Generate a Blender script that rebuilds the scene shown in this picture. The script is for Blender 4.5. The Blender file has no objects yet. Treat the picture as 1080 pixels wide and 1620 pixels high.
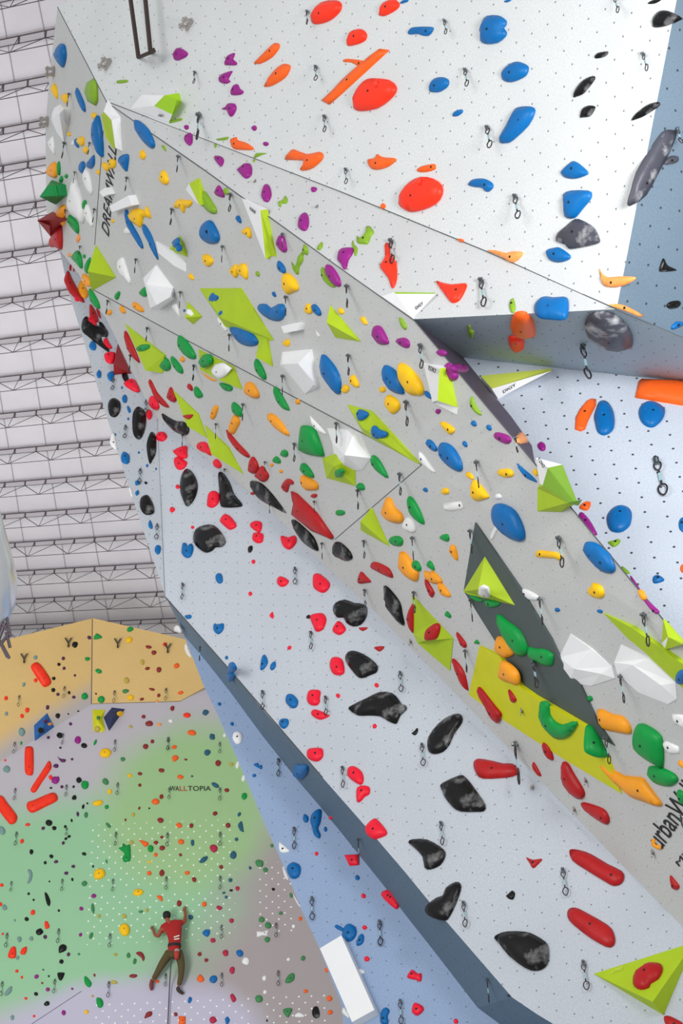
import bpy, bmesh, math, random
from mathutils import Vector, Matrix
from mathutils.geometry import delaunay_2d_cdt
random.seed(7)
SC = bpy.context.scene
COL = SC.collection
# ------------------------------------------------------------------ camera
F, CX, CY = 2800.0, 540.0, 810.0                 # focal length and centre for a 1080 x 1620 frame
CAM = Vector((0, 0, 1.6))
U = Vector((-110, -2810, 2800)).normalized()     # gravity's up, seen in the lens frame (x right, y down, z forward)
YC = (Vector((0, 0, 1)) - U * U.z).normalized()  # level forward
XC = YC.cross(U)
if XC.x < 0: XC = -XC
def c2w(p): return Vector((p.dot(XC), p.dot(YC), p.dot(U)))
cam_d = bpy.data.cameras.new('camera'); cam = bpy.data.objects.new('camera', cam_d); COL.objects.link(cam)
cam_d.sensor_fit = 'VERTICAL'; cam_d.sensor_height = 36; cam_d.lens = F / 1620 * 36; cam_d.clip_end = 400
m = Matrix.Identity(4)
for i, v in enumerate((c2w(Vector((1, 0, 0))), c2w(Vector((0, -1, 0))), c2w(Vector((0, 0, -1))))):
    for j in range(3): m[j][i] = v[j]
m.translation = CAM
cam.matrix_world = m
SC.camera = cam
# ------------------------------------------------------------------ light
W = bpy.data.worlds.new('daylight'); SC.world = W; W.use_nodes = True
W.node_tree.nodes['Background'].inputs[0].default_value = (0.94, 0.965, 1.0, 1)
W.node_tree.nodes['Background'].inputs[1].default_value = 0.58
def area(name, loc, target, size, power, color=(1, 1, 1), sy=None):
    l = bpy.data.lights.new(name, 'AREA'); l.energy = power; l.size = size; l.color = color
    if sy: l.shape = 'RECTANGLE'; l.size_y = sy
    o = bpy.data.objects.new(name, l); COL.objects.link(o); o.location = loc
    o.rotation_euler = (Vector(target) - Vector(loc)).to_track_quat('-Z', 'Y').to_euler()
    return o
area('flood_lamp', (4.2, 5.5, 11.0), (2.5, 10.5, 17.0), 1.8, 370, (0.97, 0.985, 1.0)).data.spread = math.radians(125)
area('far_wall_flood', (-13, 17, 9), (-4.5, 35, 25), 5, 640, (1.0, 0.99, 0.97)).data.spread = math.radians(100)  # added area light to brighten the far wall, no real fitting
area('hall_window_light', (-16, -4, 10), (2, 16, 16), 12, 2900, (1.0, 0.98, 0.95))  # unseen fill added from the left to lift the grey overhang
for ux, uy in ((-13, 29), (-13, 20)): area('roof_uplight', (ux, uy, 22), (ux+3, uy-1, 40), 5, 150, (1.0, 0.98, 1.0)).data.spread = math.radians(115)  # added fills pointing up, they brighten the roof lining
VS = SC.view_settings
SC.display_settings.display_device = 'sRGB'
VS.view_transform = 'Standard'; VS.look = 'None'; VS.gamma = 1; VS.use_curve_mapping = False
VS.exposure = 0.0
SC.cycles.max_bounces = 5
SC.cycles.diffuse_bounces = 3
# ------------------------------------------------------------------ geometry helpers
def ray(x, y): return Vector(((x - CX) / F, (y - CY) / F, 1.0))
class Plane:
    """a flat facet: 1/depth is linear in the picture, w = a x + b y + c"""
    def __init__(s, *p):
        (x0, y0, w0), (x1, y1, w1), (x2, y2, w2) = p
        d = (x1-x0)*(y2-y0) - (x2-x0)*(y1-y0)
        s.a = ((w1-w0)*(y2-y0) - (w2-w0)*(y1-y0)) / d
        s.b = ((x1-x0)*(w2-w0) - (x2-x0)*(w1-w0)) / d
        s.c = w0 - s.a*x0 - s.b*y0
        n = Vector((s.a*F, s.b*F, s.w(CX, CY)))
        s.ln = n.length
        s.n = -c2w(n).normalized()               # towards the room
        s.v = (Vector((0, 0, 1)) - s.n * s.n.z).normalized()   # up the wall
        s.u = s.v.cross(s.n).normalized()        # along the wall
    def w(s, x, y): return s.a*x + s.b*y + s.c
    def pt(s, x, y, h=0.0): return CAM + c2w(ray(x, y) * ((1 - h * s.ln) / s.w(x, y)))
    def frame(s, x, y):
        o = s.pt(x, y); M = Matrix.Identity(4)
        for i, v in enumerate((s.u, s.v, s.n)):
            for j in range(3): M[j][i] = v[j]
        M.translation = o
        return M
def lin(c): return tuple(((v/255)/12.92 if v/255 <= .04045 else ((v/255+.055)/1.055)**2.4) for v in c) + (1,)
MATS = {}
def mat(name, rgb, rough=.5, metal=0, mottle=0, mscale=6, chalk=0, spec=.5):
    if name in MATS: return MATS[name]
    m = bpy.data.materials.new(name); m.use_nodes = True; nt = m.node_tree; N = nt.nodes; L = nt.links
    b = N['Principled BSDF']; b.inputs['Roughness'].default_value = rough; b.inputs['Metallic'].default_value = metal
    b.inputs['Specular IOR Level'].default_value = spec
    base = lin(rgb); b.inputs['Base Color'].default_value = base
    tc = N.new('ShaderNodeTexCoord')
    if mottle or chalk:
        nz = N.new('ShaderNodeTexNoise'); nz.inputs['Scale'].default_value = mscale; nz.inputs['Detail'].default_value = 5
        L.new(tc.outputs['Object'], nz.inputs['Vector'])
        mx = N.new('ShaderNodeMix'); mx.data_type = 'RGBA'
        rp = N.new('ShaderNodeMapRange')
        if chalk:
            rp.inputs['From Min'].default_value = .56; rp.inputs['From Max'].default_value = .82; rp.inputs['To Max'].default_value = chalk
            mx.inputs['B'].default_value = (.8, .8, .82, 1)
        else:
            rp.inputs['From Min'].default_value = .35; rp.inputs['From Max'].default_value = .75; rp.inputs['To Max'].default_value = mottle
            mx.inputs['B'].default_value = tuple(min(1, v*1.3+.004) for v in base[:3]) + (1,)
        mx.inputs['A'].default_value = base
        L.new(nz.outputs['Fac'], rp.inputs['Value']); L.new(rp.outputs['Result'], mx.inputs['Factor']); L.new(mx.outputs['Result'], b.inputs['Base Color'])
    MATS[name] = m
    return m
def math_n(nt, op, a, b=None, c=None):
    n = nt.nodes.new('ShaderNodeMath'); n.operation = op
    for i, v in enumerate((a, b, c)):
        if v is None: continue
        if isinstance(v, (int, float)): n.inputs[i].default_value = v
        else: nt.links.new(v, n.inputs[i])
    return n.outputs[0]
def smooth(nt, v, lo, hi):
    n = nt.nodes.new('ShaderNodeMapRange'); n.interpolation_type = 'SMOOTHSTEP'
    nt.links.new(v, n.inputs['Value']); n.inputs['From Min'].default_value = lo; n.inputs['From Max'].default_value = hi
    return n.outputs[0]
def mixc(nt, f, a, b):
    n = nt.nodes.new('ShaderNodeMix'); n.data_type = 'RGBA'
    if isinstance(f, (int, float)): n.inputs['Factor'].default_value = f
    else: nt.links.new(f, n.inputs['Factor'])
    for k, v in (('A', a), ('B', b)):
        if isinstance(v, tuple): n.inputs[k].default_value = v
        else: nt.links.new(v, n.inputs[k])
    return n.outputs['Result']
def dots(nt, x, y, pu, pv, r, off=0.0):
    """staggered grid of bolt holes; returns a 0/1 mask"""
    out = None
    for s in (0.0, 0.5):
        fx = math_n(nt, 'SUBTRACT', math_n(nt, 'FRACT', math_n(nt, 'ADD', math_n(nt, 'DIVIDE', x, pu), 100.0 + s + off)), .5)
        fy = math_n(nt, 'SUBTRACT', math_n(nt, 'FRACT', math_n(nt, 'ADD', math_n(nt, 'DIVIDE', y, pv), 100.0 + s + off)), .5)
        fx = math_n(nt, 'MULTIPLY', fx, pu); fy = math_n(nt, 'MULTIPLY', fy, pv)
        d = math_n(nt, 'SQRT', math_n(nt, 'ADD', math_n(nt, 'MULTIPLY', fx, fx), math_n(nt, 'MULTIPLY', fy, fy)))
        k = math_n(nt, 'LESS_THAN', d, r)
        out = k if out is None else math_n(nt, 'MAXIMUM', out, k)
    return out
def wall_mat(name, rgb, pu=.42, pv=.21, r=.011, dark=.7, rough=.6):
    m = bpy.data.materials.new(name); m.use_nodes = True; nt = m.node_tree
    b = nt.nodes['Principled BSDF']; b.inputs['Roughness'].default_value = rough; b.inputs['Specular IOR Level'].default_value = .35
    tc = nt.nodes.new('ShaderNodeTexCoord'); sp = nt.nodes.new('ShaderNodeSeparateXYZ'); nt.links.new(tc.outputs['Object'], sp.inputs[0])
    base = lin(rgb)
    nz = nt.nodes.new('ShaderNodeTexNoise'); nz.inputs['Scale'].default_value = .9; nz.inputs['Detail'].default_value = 6
    nt.links.new(tc.outputs['Object'], nz.inputs['Vector'])
    c = mixc(nt, smooth(nt, nz.outputs['Fac'], .35, .7), base, tuple(v*.93 for v in base[:3]) + (1,))
    nz2 = nt.nodes.new('ShaderNodeTexNoise'); nz2.inputs['Scale'].default_value = 45; nz2.inputs['Detail'].default_value = 2
    nt.links.new(tc.outputs['Object'], nz2.inputs['Vector'])
    c = mixc(nt, smooth(nt, nz2.outputs['Fac'], .3, .75), c, tuple(v*.86 for v in base[:3]) + (1,))
    d = dots(nt, sp.outputs[0], sp.outputs[1], pu, pv, r)
    c = mixc(nt, math_n(nt, 'MULTIPLY', d, dark), c, (.03, .03, .035, 1))
    nt.links.new(c, b.inputs['Base Color'])
    return m
def link(o, parent=None):
    COL.objects.link(o)
    if parent: o.parent = parent
    return o
def tag(o, label=None, cat=None, group=None, kind=None):
    if label: o['label'] = label
    if cat: o['category'] = cat
    if group: o['group'] = group
    if kind: o['kind'] = kind
    return o
def mesh_obj(name, verts, faces, mats, M=None, parent=None, fm=None, smooth_=False):
    """verts in world space when M is given: they are moved into M's frame"""
    me = bpy.data.meshes.new(name)
    if M is not None:
        inv = M.inverted(); verts = [inv @ Vector(v) for v in verts]
    me.from_pydata([tuple(v) for v in verts], [], faces)
    for k in (mats if isinstance(mats, (list, tuple)) else [mats]): me.materials.append(k)
    if fm:
        for p, i in zip(me.polygons, fm): p.material_index = i
    if smooth_:
        for p in me.polygons: p.use_smooth = True
    me.update()
    o = bpy.data.objects.new(name, me)
    if M is not None: o.matrix_world = M
    return link(o, parent)
def orient(verts, faces, n):
    """flip faces so they face n"""
    out = []
    for f in faces:
        a, b, c = (Vector(verts[i]) for i in f[:3])
        nn = Vector((0, 0, 0))
        for i in range(len(f)):
            p, q = Vector(verts[f[i]]), Vector(verts[f[(i+1) % len(f)]]); nn += p.cross(q)
        out.append(tuple(reversed(f)) if nn.dot(n) < 0 else tuple(f))
    return out
def poly_tris(pts2):
    r = delaunay_2d_cdt([Vector(p) for p in pts2], [], [list(range(len(pts2)))], 1, 1e-7)
    return r[0], r[2]
def inside(x, y, P):
    r = False; j = len(P) - 1
    for i in range(len(P)):
        xi, yi = P[i]; xj, yj = P[j]
        if (yi > y) != (yj > y) and x < (xj-xi)*(y-yi)/(yj-yi) + xi: r = not r
        j = i
    return r
def tube(pts, radii, seg=8, cap=True):
    V = []; Fc = []; n = len(pts); pts = [Vector(p) for p in pts]; prev = None
    for i, p in enumerate(pts):
        t = (pts[min(i+1, n-1)] - pts[max(i-1, 0)]).normalized()
        a = prev if prev else (Vector((0, 0, 1)) if abs(t.z) < .9 else Vector((1, 0, 0)))
        x = (a - t*a.dot(t)).normalized(); prev = x; y = t.cross(x)
        r = radii[i] if isinstance(radii, (list, tuple)) else radii
        for k in range(seg):
            q = 2*math.pi*k/seg; V.append(p + x*math.cos(q)*r + y*math.sin(q)*r)
    for i in range(n-1):
        for k in range(seg):
            Fc.append((i*seg+k, i*seg+(k+1) % seg, (i+1)*seg+(k+1) % seg, (i+1)*seg+k))
    if cap: Fc.append(tuple(range(seg))[::-1]); Fc.append(tuple((n-1)*seg+k for k in range(seg)))
    return V, Fc
class MB:
    def __init__(s): s.V = []; s.F = []; s.m = []
    def add(s, VF, mi=0):
        V, Fc = VF; o = len(s.V); s.V += [Vector(v) for v in V]; s.F += [tuple(i+o for i in f) for f in Fc]; s.m += [mi]*len(Fc)
    def box(s, c, sx, sy, sz, mi=0):
        c = Vector(c); V = [c + Vector((i*sx/2, j*sy/2, k*sz/2)) for i in (-1, 1) for j in (-1, 1) for k in (-1, 1)]
        s.add((V, [(0,1,3,2),(4,6,7,5),(0,4,5,1),(2,3,7,6),(0,2,6,4),(1,5,7,3)]), mi)
    def bar(s, a, b, w, mi=0, seg=4): s.add(tube([a, b], w*.7, seg), mi)
    def build(s, name, mats, M=None, parent=None, sm=False): return mesh_obj(name, s.V, s.F, mats, M, parent, s.m, sm)

# ------------------------------------------------------------------ wall facets
B_ = (168, 160, .0392); D_ = (653, 505, .0526); S2 = (147, 457, .03636)
P6b = Plane(B_, D_, S2)
P1 = Plane(B_, (975, 489, .0578), (1070, 0, .0590))
P2 = Plane((1070, 0, .0590), (975, 489, .0578), (1080, 535, .0563))
P3 = Plane(B_, D_, (975, 489, .0578))
P4 = Plane(D_, (975, 489, .0578), (733, 566, .0500))
P5 = Plane((733, 566, .0500), (1290, 626, P4.w(1290, 626)), (1080, 1017, .0600))
G_ = (667, 734, P6b.w(667, 734)); K_ = (500, 880, .0440); X_ = (1080, 1017, P6b.w(1080, 1017))
P6d = Plane(G_, K_, X_)
P6c = Plane(S2, G_, K_)
P6a = Plane(B_, S2, (95, 20, .0366))
R1 = (249, 662, P6c.w(249, 662)); R2 = (1080, 1467, P6d.w(1080, 1467))
P7b = Plane(R1, R2, (430, -2000, .0050))
P7a = Plane(R1, (94, 395, P6a.w(94, 395)), (260, 942, P7b.w(260, 942)))
P9 = Plane((291, 1005, P7b.w(291, 1005)-.0022), (692, 1512, P7b.w(692, 1512)-.0025), (430, -2000, 0.0))
P4b = Plane(D_, (733, 566, .0500), (846, 733, P6b.w(846, 733)))
P8 = Plane((415, 1122, P7b.w(415, 1122)), (810, 1578, P7b.w(810, 1578)), (467, 1230, P9.w(467, 1230)))
PF = Plane((0, 1510, .0246), (400, 1510, .0247), (200, 980, .0219))
fw = PF.w
PF1 = Plane((147, 978, fw(147, 978)+.0004), (145, 1114, fw(145, 1114)), (0, 1205, fw(0, 1205)))
PF2 = Plane((147, 978, fw(147, 978)+.0004), (145, 1114, fw(145, 1114)), (330, 1100, fw(330, 1100)))
def yfloor(x, pl):
    lo, hi = 1500, 4500
    for _ in range(40):
        mid = (lo+hi)/2
        if pl.pt(x, mid).z > 0: lo = mid
        else: hi = mid
    return lo
low7 = [(262,945),(275,960),(357,1052),(415,1122),(510,1230),(598,1330),(640,1379),(680,1428),(810,1578),(850,1605),(875,1620),(1400,1935)]
low8 = [(270,960),(291,1005),(325,1045),(362,1092),(415,1164),(467,1230),(507,1277),(610,1405),(640,1446),(692,1512),(755,1594),(790,1620),(1400,2130)]
ridge = [(249,662),(330,727),(395,778),(430,810),(500,880),(600,975),(730,1107),(927,1310),(1080,1467),(1400,1794)]
left9 = [(291,1005),(322,1085),(340,1122),(375,1200),(417,1300),(445,1362),(460,1397),(477,1440),(504,1498),(540,1590),(545,1640)]
left6 = [(91,11),(78,120),(72,200),(73,330),(80,365),(94,395)]
left7 = [(94,395),(110,467),(130,532),(152,605),(202,765),(262,945)]
FAC = {
 'P4b': (P4b, [(653,505),(733,566),(810,661),(841,705),(846,733),(810,690)]),
 'P6a': (P6a, left6 + [(125,435),(147,457),(150,387),(164,207),(168,160)]),
 'P7a': (P7a, left7 + [(254,770),(249,662),(232,635),(167,502),(155,487),(125,435)]),
 'P6b': (P6b, [(168,160),(325,270),(540,425),(653,505),(810,690),(846,733),(1080,1017),(667,734),(540,667),(270,524),(147,457),(150,387),(164,207)]),
 'P6c': (P6c, [(147,457),(270,524),(540,667),(667,734),(500,880),(430,810),(395,778),(330,727),(249,662),(232,635),(167,502),(155,487),(125,435)]),
 'P6d': (P6d, [(667,734),(1080,1017),(1350,1345),(1400,1794),(1080,1467),(927,1310),(730,1107),(600,975),(500,880)]),
 'P7b': (P7b, ridge + [(1400,1935)] + low7[:-1][::-1] + [(254,770)]),
 'P3': (P3, [(168,160),(540,303),(770,397),(975,489),(653,505),(540,425),(325,270)]),
 'P1': (P1, [(91,11),(110,0),(520,-250),(1118,-250),(1070,0),(975,489),(770,397),(540,303),(168,160)]),
 'P2': (P2, [(1118,-250),(1070,0),(975,489),(1080,535),(1290,627),(1400,-250)]),
 'P4': (P4, [(653,505),(975,489),(1290,627),(733,566)]),
 'P5': (P5, [(733,566),(1290,627),(1400,640),(1400,1400),(1080,1017),(846,733),(841,705),(810,661)]),
 'P8': (P8, low7 + low8[::-1]),
 'P9': (P9, low8[1:] + [(1400,yfloor(1400,P9)),(545,yfloor(545,P9))] + left9[1:][::-1]),
 'PF1': (PF1, [(-250,1040),(-250,1075),(0,1013),(22,1009),(147,978),(145,1114),(0,1205),(-250,1370)][1:]),
 'PF2': (PF2, [(147,978),(270,1006),(420,1042),(420,1090),(335,1083),(285,1110),(145,1114)]),
 'PF': (PF, [(-250,1370),(0,1205),(145,1114),(285,1110),(335,1083),(420,1090),(700,1090),(700,yfloor(700,PF)),(-250,yfloor(-250,PF))]),
}
PLACE = {'P1':'upper white wall','P2':'slate-blue side panel','P3':'long grey wedge panel','P4':'dark slate overhang','P4b':'dark edge strip','P5':'bright pale wall',
 'P6a':'far tip of the grey overhang','P6b':'big grey overhang','P6c':'middle grey overhang','P6d':'lower grey overhang','P7a':'narrow pale panel','P7b':'broad pale lower wall',
 'P8':'slate strip','P9':'light blue wall','PF1':'tan top of the far wall','PF2':'tan top of the far wall','PF':'green far wall'}
def facet(x, y):
    for k, (pl, P) in FAC.items():
        if inside(x, y, P): return k
    best = None
    for k, (pl, P) in FAC.items():
        if k in ('PF','PF1','PF2') : continue
        d = min(((x-a)**2+(y-b)**2) for i in range(len(P)) for t in (0,.25,.5,.75) for a, b in [(P[i][0]*(1-t)+P[(i+1)%len(P)][0]*t, P[i][1]*(1-t)+P[(i+1)%len(P)][1]*t)])
        if best is None or d < best[0]: best = (d, k)
    return best[1]
white = (225, 227, 228)
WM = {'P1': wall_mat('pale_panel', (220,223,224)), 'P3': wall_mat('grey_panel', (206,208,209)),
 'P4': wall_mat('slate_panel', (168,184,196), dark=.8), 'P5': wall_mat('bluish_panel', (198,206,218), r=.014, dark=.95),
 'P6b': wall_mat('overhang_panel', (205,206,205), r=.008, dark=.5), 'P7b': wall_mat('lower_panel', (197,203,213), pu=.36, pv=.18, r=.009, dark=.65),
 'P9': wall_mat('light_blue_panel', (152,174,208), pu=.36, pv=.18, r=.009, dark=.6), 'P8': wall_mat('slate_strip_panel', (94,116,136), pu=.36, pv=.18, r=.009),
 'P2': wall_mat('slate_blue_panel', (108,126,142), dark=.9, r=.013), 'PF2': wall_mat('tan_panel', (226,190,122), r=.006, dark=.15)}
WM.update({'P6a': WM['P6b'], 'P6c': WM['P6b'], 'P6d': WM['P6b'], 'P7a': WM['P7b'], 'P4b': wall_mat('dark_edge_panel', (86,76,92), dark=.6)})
# far wall paint: grey, a green cloud in the middle, lilac towards the floor
def far_mat():
    m = bpy.data.materials.new('sprayed_far_wall'); m.use_nodes = True; nt = m.node_tree
    b = nt.nodes['Principled BSDF']; b.inputs['Roughness'].default_value = .65
    tc = nt.nodes.new('ShaderNodeTexCoord'); sp = nt.nodes.new('ShaderNodeSeparateXYZ'); nt.links.new(tc.outputs['Object'], sp.inputs[0])
    x, y = sp.outputs[0], sp.outputs[1]
    inv = PF.frame(200, 1400).inverted()
    def L(px, py): v = inv @ PF.pt(px, py); return v.x, v.y
    nz = nt.nodes.new('ShaderNodeTexNoise'); nz.inputs['Scale'].default_value = .35; nz.inputs['Detail'].default_value = 5; nt.links.new(tc.outputs['Object'], nz.inputs['Vector'])
    wob = math_n(nt, 'MULTIPLY', math_n(nt, 'SUBTRACT', nz.outputs['Fac'], .5), .5)
    def ell(px, py, rx, ry):
        cx, cy = L(px, py); ax = abs(L(px+rx, py)[0]-cx); ay = abs(L(px, py+ry)[1]-cy)
        dx = math_n(nt, 'DIVIDE', math_n(nt, 'SUBTRACT', x, cx), ax); dy = math_n(nt, 'DIVIDE', math_n(nt, 'SUBTRACT', y, cy), ay)
        return math_n(nt, 'ADD', wob, math_n(nt, 'SQRT', math_n(nt, 'ADD', math_n(nt, 'MULTIPLY', dx, dx), math_n(nt, 'MULTIPLY', dy, dy))))
    c = lin((190,184,192))
    c = mixc(nt, smooth(nt, ell(430, 1560, 190, 330), 1.15, .7), c, lin((168,158,158)))
    c = mixc(nt, smooth(nt, ell(60, 1430, 330, 190), 1.15, .7), c, lin((150,200,156)))
    c = mixc(nt, smooth(nt, ell(300, 1270, 150, 150), 1.15, .6), c, lin((158,196,138)))
    c = mixc(nt, smooth(nt, ell(200, 1690, 260, 160), 1.1, .8), c, lin((192,188,208)))
    d = dots(nt, x, y, .285, .285, .019)
    mask = None
    for (x0, y0, x1, y1) in ((146,1305,372,1400),(140,1415,372,1485),(405,1365,468,1480),(150,1585,400,1640),(415,1575,520,1640)):
        (a0, b0), (a1, b1) = L(x0, y0), L(x1, y1)
        k = math_n(nt, 'MULTIPLY', math_n(nt, 'MULTIPLY', math_n(nt, 'GREATER_THAN', x, a0), math_n(nt, 'LESS_THAN', x, a1)), math_n(nt, 'MULTIPLY', math_n(nt, 'LESS_THAN', y, b0), math_n(nt, 'GREATER_THAN', y, b1)))
        mask = k if mask is None else math_n(nt, 'MAXIMUM', mask, k)
    c = mixc(nt, math_n(nt, 'MULTIPLY', d, mask), c, (.95, .95, .93, 1))
    nt.links.new(c, b.inputs['Base Color'])
    return m
WM['PF'] = far_mat()
def tan_soft():
    m = WM['PF2'].copy(); m.name = 'tan_panel_soft'; nt = m.node_tree; b = nt.nodes['Principled BSDF']
    tc = nt.nodes.new('ShaderNodeTexCoord'); sp = nt.nodes.new('ShaderNodeSeparateXYZ'); nt.links.new(tc.outputs['Object'], sp.inputs[0])
    src = b.inputs['Base Color'].links[0].from_socket
    inv = PF1.frame(73, 1080).inverted(); p = inv @ PF1.pt(73, 1150); q = inv @ PF1.pt(73, 1128); r_ = inv @ PF1.pt(0, 1205); s_ = inv @ PF1.pt(145, 1114)
    sl = (s_.y-r_.y)/(s_.x-r_.x)
    t = math_n(nt, 'SUBTRACT', sp.outputs[1], math_n(nt, 'MULTIPLY', sp.outputs[0], sl))
    f = smooth(nt, t, r_.y - r_.x*sl, r_.y - r_.x*sl + .9)
    nt.links.new(mixc(nt, f, lin((178,172,172)), src), b.inputs['Base Color'])
    return m
WM['PF1'] = tan_soft()
SIDE = {'P1':'wall_upper','P2':'wall_upper_right','P3':'wall_wedge','P4':'wall_slate','P4b':'wall_slate_edge','P5':'wall_right','P6a':'wall_overhang_far','P6b':'wall_overhang_upper',
 'P6c':'wall_overhang_middle','P6d':'wall_overhang_lower','P7a':'wall_lower_far','P7b':'wall_lower','P9':'wall_blue','P8':'wall_slate_strip','PF':'wall_far','PF1':'wall_far_top_left','PF2':'wall_far_top_right'}
ANCH = {'PF': (200, 1400), 'PF1': (73, 1080)}
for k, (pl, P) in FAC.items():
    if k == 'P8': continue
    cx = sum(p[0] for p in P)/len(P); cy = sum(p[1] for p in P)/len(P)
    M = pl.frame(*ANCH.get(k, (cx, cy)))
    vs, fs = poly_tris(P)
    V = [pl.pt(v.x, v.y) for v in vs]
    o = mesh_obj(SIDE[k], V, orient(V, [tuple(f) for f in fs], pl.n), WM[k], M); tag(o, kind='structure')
# slate strip: a return that turns back under the pale wall
def strip(name, up, lo, ma):
    V = [Vector(p) for p in up] + [Vector(p) for p in lo]; n = len(up); Fc = []
    for i in range(n-1): Fc.append((i, i+1, n+i+1, n+i))
    return mesh_obj(name, V, Fc, ma, P8.frame(500, 1250))
def resample(P, n):
    L = [0]
    for i in range(1, len(P)): L.append(L[-1] + math.dist(P[i], P[i-1]))
    out = []
    for k in range(n):
        t = L[-1]*k/(n-1); i = 1
        while i < len(P)-1 and L[i] < t: i += 1
        f = (t-L[i-1])/(L[i]-L[i-1]); out.append((P[i-1][0]*(1-f)+P[i][0]*f, P[i-1][1]*(1-f)+P[i][1]*f))
    return out
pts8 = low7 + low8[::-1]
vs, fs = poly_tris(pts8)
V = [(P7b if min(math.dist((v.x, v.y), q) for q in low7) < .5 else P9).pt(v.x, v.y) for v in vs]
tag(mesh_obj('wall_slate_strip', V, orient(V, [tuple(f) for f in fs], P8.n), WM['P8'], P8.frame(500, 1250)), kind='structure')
# side returns closing the tower behind its left outline
for name, pl, L_, ma in (('wall_tower_side', P6a, left6, WM['P6b']), ('wall_tower_side_lower', P7a, left7, WM['P7b']), ('wall_tower_side_blue', P9, left9 + [(545, yfloor(545, P9)-1)], WM['P9'])):
    a = [pl.pt(*p) for p in L_]; b = []
    for q in a:
        d = (q - CAM).normalized(); d.z = 0; b.append(q + d*3 + Vector((2.2, 0, 0)))
    tag(strip(name, a, b, ma), kind='structure')
# thin dark joints
jm = mat('joint_shadow_gap', (84, 86, 88), .8); jf = mat('joint_faint', (150, 152, 156), .8)
JN = [('P1', [(91,11),(168,160)]), ('P3', [(168,160),(540,303.5),(770,397.5),(975,489)]), ('P6b', [(168,161),(325,270.5),(540,425.5),(653,505.5)]),
 ('P6b', [(163.5,207),(150,387)]), ('P6c', [(147,458),(270,524.5),(540,667.5),(667,735)]), ('P6d', [(667,735),(530,853)]),
 ('P7a', [(249,662),(253.5,770),(260.5,942)]), ('P7b', [(254,945),(262,945),(357,1052.5),(510,1230)]), ('P2', [(975,489.5),(1079,534.5)]), ('PF1', [(146,979),(144.5,1114)]), ('PF2', [(146,1113.5),(285,1109.5),(333,1083)]),
 ('PF', [(50,1620),(129,1568)]), ('P4b', [(653,505.5),(732,565)]), ('P6b', [(655,507),(810,691),(846,734),(1079,1017)]), ('P7a', [(94,395),(125,434)])]
for i, (k, P) in enumerate(JN):
    pl = FAC[k][0]; mb = MB()
    wd = .016 if k[:2] != 'PF' else .022
    if (k, i) in (('P6d', 5), ('PF2', 10), ('PF', 11), ('P7a', 6)): wd *= .7
    for a, b in zip(P[:-1], P[1:]): mb.bar(pl.pt(*a), pl.pt(*b), wd*.7)
    tag(mb.build('trim_%d' % (i+1), jf if i in (6, 14) else jm, pl.frame(*P[0])), kind='structure')
# floor
fm_ = mat('rubber_floor', (205, 205, 200), .8, mottle=.4, mscale=1)
tag(mesh_obj('floor', [(-60,-40,0),(60,-40,0),(60,80,0),(-60,80,0)], [(0,1,2,3)], fm_), kind='structure')
# ceiling: pitched roof lining with open web joists
kF = .0205 / ((100+5730)*2556 - (980-1244)*5830)
wc = lambda x, y: kF*((x+5730)*2556 - (y-1244)*5830)
PC = Plane((0, 0, wc(0, 0)), (400, 0, wc(400, 0)), (100, 900, wc(100, 900)))
cm = mat('roof_lining', (226, 222, 228), .8, mottle=.25, mscale=1.2)
C4 = [(-500,-500),(1100,-500),(1100,1500),(-500,1500)]
V = [PC.pt(*p) for p in C4]
tag(mesh_obj('ceiling', V, orient(V, [(0,1,2,3)], PC.n), cm, PC.frame(300, 500)), kind='structure')
vpx = (-5730, 1244)
steel = mat('joist_steel', (86, 72, 76), .6, .2); pale_steel = mat('joist_plate', (196, 190, 196), .6)
ys = [-5, 66, 137, 205, 265, 330, 402, 474, 538, 598, 656, 713, 765, 815, 861, 906, 950, 991]
GRP_J = 'open web joists under the roof'
ordw = ['nearest','second','third','fourth','fifth','sixth','seventh','eighth','ninth','tenth','eleventh','twelfth','thirteenth','fourteenth','fifteenth','sixteenth','seventeenth','lowest']
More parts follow.
